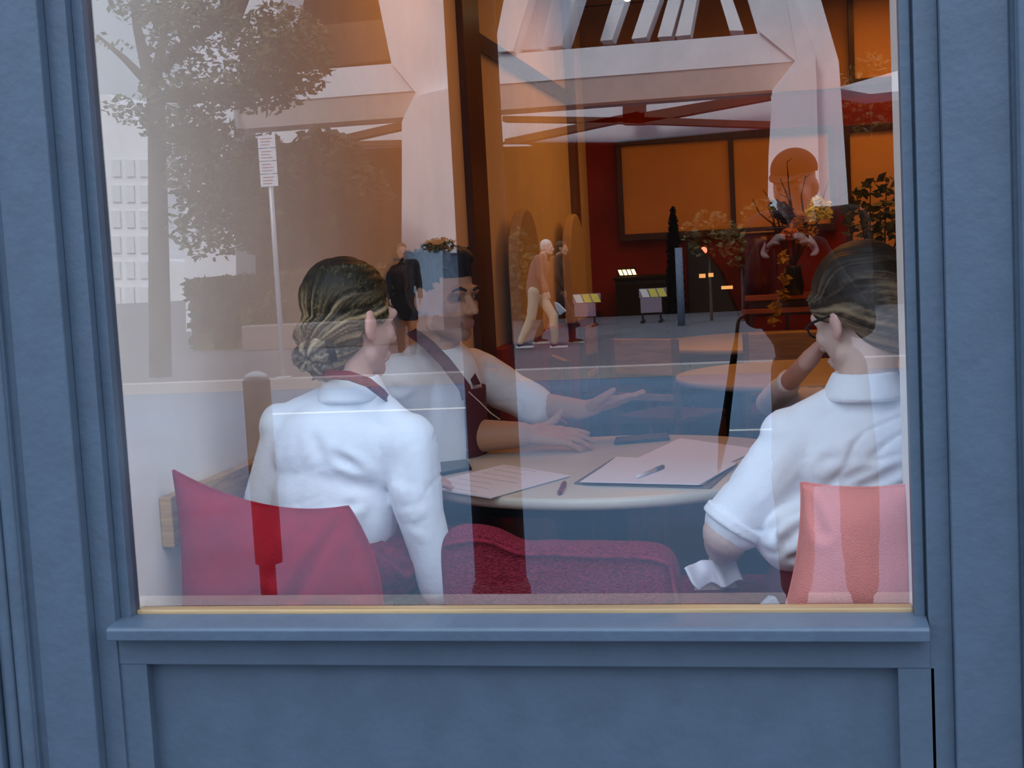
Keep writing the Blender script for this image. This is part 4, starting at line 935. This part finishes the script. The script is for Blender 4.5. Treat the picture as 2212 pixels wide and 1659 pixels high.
# low wall, hedge
a, b = rf(520, 705, Y=20), rf(872, 696, Y=20)
tag(sbox('low_wall', (a.x, -20.4, 0), (b.x, -20.0, .42), mat('weathered_concrete', (.25, .20, .19), .9, var=.1), None, .02), 'low pale concrete wall along the far pavement below the hedge', 'wall')
def hedge(name, px0, px1, top, bot, Y, dep, m, label, cnt=5000, size=.09):
    a, b = rf(px0, top[0], Y=Y), rf(px1, top[1], Y=Y); bm = bmesh.new()
    for k in range(cnt):
        f = random.random(); x = a.x+(b.x-a.x)*f; zt = a.z+(b.z-a.z)*f; z = bot+(zt-bot)*random.random()**.5; y = -Y-dep*random.random()**2
        u = V((random.gauss(0, 1), random.gauss(0, 1), random.gauss(0, 1))).normalized(); v = u.orthogonal().normalized(); s = size*(.6+.8*random.random())
        p = V((x, y, z)); bm.faces.new([bm.verts.new(q) for q in (p+u*s, p+v*s*.6, p-u*s, p-v*s*.6)])
    box(bm, (a.x, -Y-dep, bot), (b.x, -Y-.12, min(a.z, b.z)-.1)); return tag(obj(name, bm, m), label, 'hedge')
hedge('hedge', 400, 846, (606, 572), .0, 20.6, 1.2, leafy, 'long clipped yellow-green hedge behind the low wall')
# trees
def tree(name, base, tops, blobs, label, lm, trunk_r, leaf_size=.09, Yd=1.0, dens=1.0, group=None):
    t = thing(name, label, 'tree', group=group); bm = bmesh.new()
    for path in tops:
        pts = [rf(*q[:2], Y=q[2] if len(q) > 2 else base[2]) for q in path]; r0 = path[0][3] if len(path[0]) > 3 else trunk_r
        n_ = len(pts); tube(bm, pts, [r0*(1-.75*i/(n_-1)) if n_ > 1 else r0 for i in range(n_)], 10)
    g = rf(base[0], base[1], Y=base[2]); g.z = 0; p1 = rf(*tops[0][0][:2], Y=base[2]); tube(bm, [g, p1], [trunk_r*1.35, trunk_r], 12)
    obj('trunk', bm, bark, t, True)
    bm = bmesh.new()
    for (cx, cy, rx, ry, n_) in blobs:
        Y = base[2]; c = rf(cx, cy, Y=Y); sc_ = (Y+2.5)/FPX; leaves(bm, c, (rx*sc_, Yd*.8, ry*sc_), int(n_*dens), leaf_size, .05)
    obj('foliage', bm, lm, t); return rebase(t, g)
random.seed(2)
tree('street_tree', (345, 790, 15.3), [[(338, 230), (318, 150), (296, 60), (280, -60)], [(335, 170, 15.3, .09), (352, 90), (358, -60)], [(330, 190, 15.3, .07), (270, 128), (212, 78)], [(350, 150, 15.3, .08), (400, 95), (470, 40), (540, -20)], [(345, 210, 15.3, .07), (430, 215), (520, 190), (620, 170)]],
     [(560, 110, 60, 80, 600), (625, 110, 80, 110, 1900), (560, 190, 80, 60, 900), (470, 200, 90, 40, 480), (400, 200, 60, 50, 500), (390, 110, 55, 60, 380), (440, 40, 90, 60, 900), (340, 30, 60, 50, 420), (280, 20, 40, 30, 60), (270, 100, 30, 20, 30), (320, 245, 50, 40, 280), (420, 290, 90, 60, 1200), (470, 380, 100, 90, 1900), (460, 480, 80, 90, 1100)],
     'large street tree with forked trunk and ragged crown at the left', leaf, .115, .055, 1.55)
def bush(name, pxc, r, Y, lm, label, n_=900, size=.08, cat='shrub', ground=True):
    c = rf(*pxc, Y=Y); sc_ = (Y+2.5)/FPX; bm = bmesh.new(); leaves(bm, c, (r[0]*sc_, r[0]*sc_*.6, r[1]*sc_), n_, size, .05)
    t = thing(name, label, cat); obj('foliage', bm, lm, t); bm = bmesh.new(); tube(bm, [(c.x, c.y, -.02), (c.x, c.y, c.z)], [.03, .015], 8); obj('stem', bm, bark, t); return rebase(t, (c.x, c.y, 0))
bush('background_tree', (580, 425), (100, 145), 22.2, leafd, 'dark leafy tree behind the hedge, left of the pale column', 3400, .11, 'tree')
bush('background_tree', (700, 410), (110, 140), 22.9, leafd, 'dark leafy tree behind the hedge, nearest the pale column', 4200, .13, 'tree')
bush('background_tree', (800, 470), (60, 110), 23.6, leafd, 'dark leafy tree deepest behind the hedge, partly behind the pale column', 2400, .12, 'tree')
c_ = rf(948, 530, Y=24.1); bm = bmesh.new(); leaves(bm, c_, (.36, .2, .15), 420, .05, .05); tag(obj('shrub', bm, leafy), 'small ochre shrub on the block at the foot of the nearest pale column', 'shrub')
bush('shrub', (1128, 590), (42, 100), 22.5, leafy, 'tall ochre shrub behind the walking man', 1500, .08)
bush('shrub', (1530, 505), (60, 50), 23.2, leafy, 'feathery ochre shrub left of the photographer in the cap', 620, .07)
bush('shrub', (1640, 462), (38, 34), 23.6, leafy, 'feathery pale shrub just left of the cap', 420, .07)
bush('shrub', (1600, 530), (45, 50), 22.6, leafy, 'low feathery shrub below the other two, left of the person in the cap', 420, .07)
bush('shrub', (1880, 200), (70, 90), 30, leafy, 'pale green treetop at the upper right behind the slanting canopy', 500, .10, 'tree')

# sign on a pole
def sign():
    t = thing('street_sign', 'tall narrow white parking sign on a slim grey pole at the far kerb', 'sign'); Y = 14.35
    g = rf(612, 800, Y=Y); top = rf(574, 290, Y=Y); x = g.x; bm = bmesh.new(); tube(bm, [(x, -Y, 0), (x, -Y, top.z)], .032, 12); obj('pole', bm, steel, t, True)
    bm = bmesh.new(); lathe(bm, (x, -Y, 0), [(.10, 0), (.10, .02), (.04, .03)], 16); obj('base_plate', bm, steel, t)
    a, b = rf(569, 293, Y=Y), rf(612, 402, Y=Y); z0, z1 = b.z, a.z; hw = .115; mw = mat('sign_white', (.92, .88, .90), .5); rd = mat('sign_red', (.55, .25, .24), .5)
    n_ = 4
    for i in range(n_):
        za, zb_ = z0+(z1-z0)*i/n_+.004, z0+(z1-z0)*(i+1)/n_-.004; pl = sbox('sign_plate', (x-hw, -Y+.034, za), (x+hw, -Y+.040, zb_), mw, t, .002)
        for j in range(3): zz = za+(zb_-za)*(.25+.25*j); sbox('lettering', (x-hw*.7, -Y+.0402, zz-.006), (x+hw*(.3+.15*((i+j) % 3)), -Y+.0415, zz+.006), rd, pl, 0)
    rebase(t, (x, -Y, 0))
sign()
# slim grey post and barricades before the recess
g = rf(1472, 690, Y=22.0); z = rf(1468, 535, Y=22.0).z; bm = bmesh.new(); tube(bm, [(g.x, -22.0, 0), (g.x, -22.0, z)], .065, 12); tag(obj('post', bm, mat('slate_blue_paint', (.16, .20, .28), .7), None, True), 'slim plain grey post at the back of the far pavement', 'post')
def barricade(px, Y, label):
    t = thing('barricade', label, 'barricade', group='barricades on the far pavement'); a, b = rf(px[0], px[1], Y=Y), rf(px[2], px[3], Y=Y); x0, x1, z1 = a.x, b.x, a.z
    gp = mat('violet_grey_board', (.26, .20, .26), .8); ye = mat('yellow_stripe', (.85, .72, .12), .5); wh = mat('white_stripe', (.85, .83, .75), .5)
    sbox('panel', (x0, -Y-.04, .18), (x1, -Y, z1-.17), gp, t, .004); sbox('top_board', (x0-.02, -Y-.05, z1-.1695), (x1+.10, -Y, z1), gp, t, .004)
    for i in range(3):
        xa = x0-.01+(x1-x0+.08)*i/3; bm = bmesh.new(); prism(bm, [V((xa, -Y+.001, z1-.01)), V((xa+.13, -Y+.001, z1-.01)), V((xa+.19, -Y+.001, z1-.16)), V((xa+.06, -Y+.001, z1-.16))], (0, .006, 0)); obj('stripe', bm, (wh, ye, ye)[i], t)
    for x_ in (x0+.03, x1-.03): sbox('leg', (x_-.02, -Y-.3, 0), (x_+.02, -Y+.25, .05), blackm, t, .003); sbox('leg', (x_-.02, -Y-.03, .05), (x_+.02, -Y-.01, .20), blackm, t, 0)
    rebase(t, ((x0+x1)/2, -Y, 0))
barricade((1239, 636, 1285, 636), 23.0, 'striped barricade with violet grey panel just right of the walking man')
barricade((1382, 624, 1428, 622), 23.4, 'striped barricade with violet grey panel left of the slim grey post')

# near street furniture that blots out the mirror image
def lamp_post():
    t = thing('street_light_pole', 'thick dark pole standing at the near kerb', 'pole'); Y = 3.55; a, b = rf(1008, 900, Y=Y), rf(1118, 900, Y=Y); x = (a.x+b.x)/2; r = (b.x-a.x)/2
    bm = bmesh.new(); tube(bm, [(x, -Y, -.13), (x, -Y, 6.5)], [r, r*.93], 32); obj('shaft', bm, blackm, t, True)
    bm = bmesh.new(); lathe(bm, (x, -Y, -.13), [(r*1.15, 0), (r*1.15, .08), (r*1.02, .12)], 32); obj('base', bm, blackm, t, True)
    rebase(t, (x, -Y, -.13))
lamp_post()
def bollard():
    t = thing('bollard', 'short dark bollard with a pale cap at the near kerb, left of the thick pole', 'bollard'); Y = 3.40; a, b = rf(549, 1160, Y=Y), rf(605, 1160, Y=Y); x = (a.x+b.x)/2; r = (b.x-a.x)/2; zt = rf(545, 822, Y=Y).z; zs = rf(580, 1215, Y=Y).z
    bm = bmesh.new(); tube(bm, [(x, -Y, zs), (x, -Y, zt)], r, 24); obj('head', bm, blackm, t, True); bm = bmesh.new(); tube(bm, [(x-.01, -Y, -.13), (x-.01, -Y, zs)], r*.6, 20); obj('shaft', bm, blackm, t, True)
    bm = bmesh.new(); lathe(bm, (x, -Y, zt), [(r*.95, 0), (r*.8, .025), (r*.3, .04)], 24); obj('cap', bm, steel, t, True); rebase(t, (x, -Y, -.13))
bollard()

# pedestrians
def walker(name, g, H, head, label, top, topm, legm, shoem, stride=.0, hair=(.02, .015, .012), skn=SK['tan'], stoop=.0, coat=0, sole=None, hairc=None, swing=.0):
    """g ground point, head = heading unit vector; all joints scaled from the height"""
    t = thing(name, label, 'person'); g = V(g); f = V((*head, 0)).normalized(); r = V((f.y, -f.x, 0)); k = H/1.75; Z = V((0, 0, 1))
    def J(a, b, c): return g + f*a*k + r*b*k + Z*c*k
    hp = J(0, 0, .93); chs = J(.04+stoop*.5, 0, 1.28); nk = J(.05+stoop, 0, 1.48-stoop*.3); hc = J(.07+stoop*1.5, 0, 1.62-stoop*.5)
    kn = [J(.10+stride*.35, .09, .50), J(.06-stride*.30, -.09, .50)]; an = [J(stride*.6, .09, .09), J(-stride*.6, -.09, .12 if stride else .09)]; hips = [J(0, .09, .90), J(0, -.09, .90)]
    sh_ = [J(.03+stoop*.8, .19, 1.42-stoop*.2), J(.03+stoop*.8, -.19, 1.42-stoop*.2)]; el = [J(.0+stoop*.5-swing, .24, 1.13), J(.05+stoop*.5+swing, -.24, 1.13)]; wr = [J(.10-swing, .24, .90), J(.16+swing*1.4, -.24, .92)]
    M = headM(hc, (f.x, f.y), -stoop*.8, 0, k)
    bl = head_blobs(M, k) + [('c', M @ V((0, -.02, -.05)), .05*k, nk, .055*k), ('c', nk, .06*k, chs, .1*k), ('c', chs, .11*k, hp, .12*k)]
    for i in (0, 1): bl += [('c', sh_[i], .045*k, el[i], .038*k), ('c', el[i], .038*k, wr[i], .026*k), ('c', hips[i], .07*k, kn[i], .05*k), ('c', kn[i], .05*k, an[i], .035*k)] + hand_blobs(wr[i], (f.x*.2, f.y*.2, -1), r*(1 if i == 0 else -1), k, .3, thumb=1 if i == 0 else -1)
    organic('body', bl, .010, skin, t, 2, colf=lambda co: skn)
    tb_ = [('c', sh_[0], .068*k, sh_[1], .068*k), ('c', chs, .155*k, hp, .16*k), ('c', nk, .065*k, chs, .12*k)]
    for i in (0, 1): tb_ += [('c', sh_[i], .068*k, el[i], .058*k), ('c', el[i], .058*k, wr[i], .046*k)]
    if coat: tb_ += [('c', hp, .165*k, J(-.01, 0, .62), .17*k), ('c', J(0, .06, .8), .13*k, J(0, .08, .55), .12*k), ('c', J(0, -.06, .8), .13*k, J(0, -.08, .55), .12*k)]
    organic(top, tb_, .016, topm, t, 4, cotton(7, .010))
    pl_ = [('c', J(0, 0, .95), .14*k, J(0, 0, .88), .14*k)]
    for i in (0, 1): pl_ += [('c', hips[i], .098*k, kn[i], .075*k), ('c', kn[i], .075*k, an[i], .060*k)]
    organic('trousers', pl_, .014, legm, t, 3, cotton(9, .008))
    for i in (0, 1):
        a_ = V((an[i].x, an[i].y, 0)); lift = an[i].z-.09*k; a_.z = lift+.0
        organic('shoe', [('c', a_+Z*.045*k-f*.03*k, .045*k, a_+Z*.05*k+f*.05*k, .045*k), ('c', a_+Z*.045*k+f*.05*k, .044*k, a_+Z*.032*k+f*.16*k, .030*k)], .010, shoem, t, 2)
        if sole: bm = bmesh.new(); pts = [a_+f*c_*k+r*s_*k+Z*.002 for c_, s_ in ((-.08, .03), (.08, .045), (.18, .03), (.20, 0), (.18, -.03), (.08, -.045), (-.08, -.03))]; prism(bm, pts, (0, 0, .028)); obj('sole', bm, sole, t)
    T = lambda p: M @ V(p); R = M.to_3x3().normalized().to_4x4()
    hair_mesh('hair', [('e', T((0, -.020, .045)), (.080*k, .096*k, .082*k), R), ('e', T((0, -.05, -.01)), (.072*k, .055*k, .07*k), R)], M, t, (0, -.5, .8), hair, hairc or hair, 8, .003, .010, lambda p: not (p.y > .035 and p.z < .055) and not (p.z < -.0 and p.y > -.02), 0, 3)
    return rebase(t, g)
blackcoat = mat('black_coat_cloth', (.006, .006, .008), .9)
brownjk = mat('rosy_brown_jacket', (.24, .12, .10), .9, bump=.1)
khaki = mat('pale_khaki_cloth', (.52, .47, .36), .9, bump=.1); darkjean = mat('dark_trouser_cloth', (.02, .018, .03), .9)
Yw = 17.8
g = rf(1163, 752, Y=Yw); g.z = 0
walker('person', g, 1.64, (1, .05), 'stooping white-haired person walking to the right in rosy brown jacket and pale khaki trousers', 'jacket', brownjk, khaki, mat('navy_shoe', (.03, .04, .08), .6), .42, (.55, .53, .52), SK['pale'], .10, 0, mat('white_sole', (.8, .8, .85), .5), (.75, .74, .74), .05)
g = rf(1200, 745, Y=18.6); g.z = 0
walker('person', g, 1.60, (1, .1), 'person in dark trousers walking behind the white-haired one', 'jacket', mat('umber_jacket', (.10, .045, .022), .9), darkjean, blackm, .46, (.03, .02, .015), SK['tan'], .08, 0, mat('cream_sole', (.6, .58, .5), .6), None, .06)
g = rf(880, 756, Y=17.6); g.z = 0
walker('person', g, 1.66, (.35, .9), 'pedestrian in a long black coat standing before the pale column', 'coat', blackcoat, darkjean, blackm, .0, (.07, .035, .02), (.60, .33, .24), .0, 1)
# white carrier bag held by the second walker
bm = bmesh.new(); P_ = [rf(x, y, Y=18.35) for x, y in ((1197, 652), (1206, 656), (1222, 672), (1208, 682), (1200, 668))]; prism(bm, P_, (0, -.10, 0)); tag(obj('carrier_bag', bm, paper_m, None, bevel=.01), 'small white bag carried beside the two walkers', 'bag')

# photographer behind the camera, mirrored at the right of the pane
def photographer():
    t = thing('person', 'photographer in a cap and dark jacket holding up a phone, mirrored in the pane', 'person')
    s = 1.04; Yb = 2.98; Hc = rf(1716, 402, Y=2.90); M = headM(Hc, (-.30, .95), -.16, 0, s); Hc = V(Hc)
    nk = Hc+V((.03, -.05, -.17)); x0 = rf(1752, 700, Y=Yb).x; ch = V((x0-.03, -Yb-.03, 1.28)); hp = V((x0+.02, -Yb-.08, .93))
    sh_ = [V((x0-.150, -Yb-.03, 1.46)), V((x0+.150, -Yb-.05, 1.46))]
    ph = V((0, -2.527, 1.445)); el = [rf(1640, 672, Y=2.82), V((x0+.17, -2.82, 1.13))]; wr = [ph+V((-.085, -.075, -.045)), ph+V((.10, -.075, -.045))]
    an = [V((rf(1722, 1280, Y=3.05).x, -Yb-.05, .09)), V((rf(1862, 1280, Y=3.05).x, -Yb-.05, .09))]; kn = [V((an[0].x, -Yb+.02, .50)), V((an[1].x, -Yb-.06, .50))]; hips = [hp+V((-.08, 0, 0)), hp+V((.09, 0, 0))]
    b = head_blobs(M, s) + [('c', M @ V((0, -.02, -.05)), .052, nk, .056), ('c', nk, .065, ch, .11), ('c', ch, .12, hp, .13)]
    for i in (0, 1): b += [('c', sh_[i], .05, el[i], .042), ('c', el[i], .042, wr[i], .028), ('c', hips[i], .08, kn[i], .055), ('c', kn[i], .055, an[i], .038)]
    b += hand_blobs(wr[0], (.35, .75, .45), (-.8, .1, .5), .9, .45, .05, thumb=-1) + hand_blobs(wr[1], (-.35, .75, .45), (.8, .1, .5), .9, .45, .05, thumb=1)
    organic('body', b, .0065, skin, t, 3, colf=lambda co: SK['fair'])
    eyes_of(M, t, s)
    jk = [('c', sh_[0], .072, sh_[1], .072), ('c', ch, .150, hp, .150), ('c', nk, .07, ch, .12), ('c', hp, .16, hp-V((0, 0, .12)), .15), ('c', hp, .15, V((hp.x, hp.y, .62)), .15), ('c', sh_[0], .09, sh_[1]+V((0, 0, .01)), .09), ('c', el[0]+V((.03, 0, 0)), .06, hp+V((-.05, 0, .1)), .09)]
    for i in (0, 1): jk += [('c', sh_[i], .080, el[i], .066), ('c', el[i], .064, wr[i], .046)]
    dk = mat('charcoal_jacket', (.014, .012, .014), .9, bump=.1)
    organic('jacket', jk, .012, dk, t, 4, cotton(50, .010))
    tr_ = [('c', hp, .14, hp-V((0, 0, .08)), .14)]
    for i in (0, 1): tr_ += [('c', hips[i], .10, kn[i], .080), ('c', kn[i], .080, an[i], .066)]
    organic('trousers', tr_, .014, darkjean, t, 3, cotton(51, .008))
    for i in (0, 1): organic('shoe', [('c', V((an[i].x, an[i].y, .045)), .045, V((an[i].x, an[i].y+.14, .034)), .034)], .010, blackm, t, 2)
    T = lambda p: M @ V(p); R = M.to_3x3().normalized().to_4x4(); capm = mat('brown_cap_cloth', (.07, .022, .012), .9)
    cp = organic('cap', [('e', T((0, -.012, .058)), (.084*s, .102*s, .078*s), R)], .008, capm, t, 3)
    Mi = M.inverted(); bm = bmesh.new(); bm.from_mesh(cp.data); bmesh.ops.delete(bm, geom=[v for v in bm.verts if (Mi @ v.co).z < .045], context='VERTS'); bm.to_mesh(cp.data); bm.free()
    bm = bmesh.new(); pts = [T((.065*math.cos(a), .065+.085*math.sin(a), .050-.02*math.sin(a))) for a in [PI*k/14 for k in range(15)]]; prism(bm, pts, M.to_3x3() @ V((0, 0, .004))); obj('cap_brim', bm, capm, t)
    return rebase(t, (hp.x, hp.y, 0))
photographer()
t = thing('mobile_phone', 'phone held up by the photographer', 'phone'); bm = bmesh.new(); box(bm, (-.075, -2.530, 1.408), (.075, -2.522, 1.482)); obj('body', bm, black, t, bevel=.003)
bm = bmesh.new(); box(bm, (-.069, -2.5308, 1.412), (.069, -2.5301, 1.478)); obj('screen', bm, black, t); rebase(t, (0, -2.526, 1.408))
t = thing('umbrella', 'closed black umbrella hanging from the arm of the photographer', 'umbrella'); a, b = rf(1594, 706, Y=2.78), rf(1552, 1022, Y=2.90)
bm = bmesh.new(); d = b-a; tube(bm, [a+d*.10, a+d*.2, a+d*.62, a+d*.74, a+d*.80, a+d*.97], [.008, .013, .017, .021, .015, .007], 14); obj('canopy', bm, blackcoat, t, True)
bm = bmesh.new(); tube(bm, [a+d*.97, b], .004, 8); obj('tip', bm, steel, t)
bm = bmesh.new(); hk = [a+d*.12] + [a+V((.03*(1-math.cos(q)), 0, .03*math.sin(q)+.01)) for q in [PI*k/8 for k in range(9)]]; tube(bm, hk, .007, 8); obj('handle', bm, brown_wood, t, True); rebase(t, b)
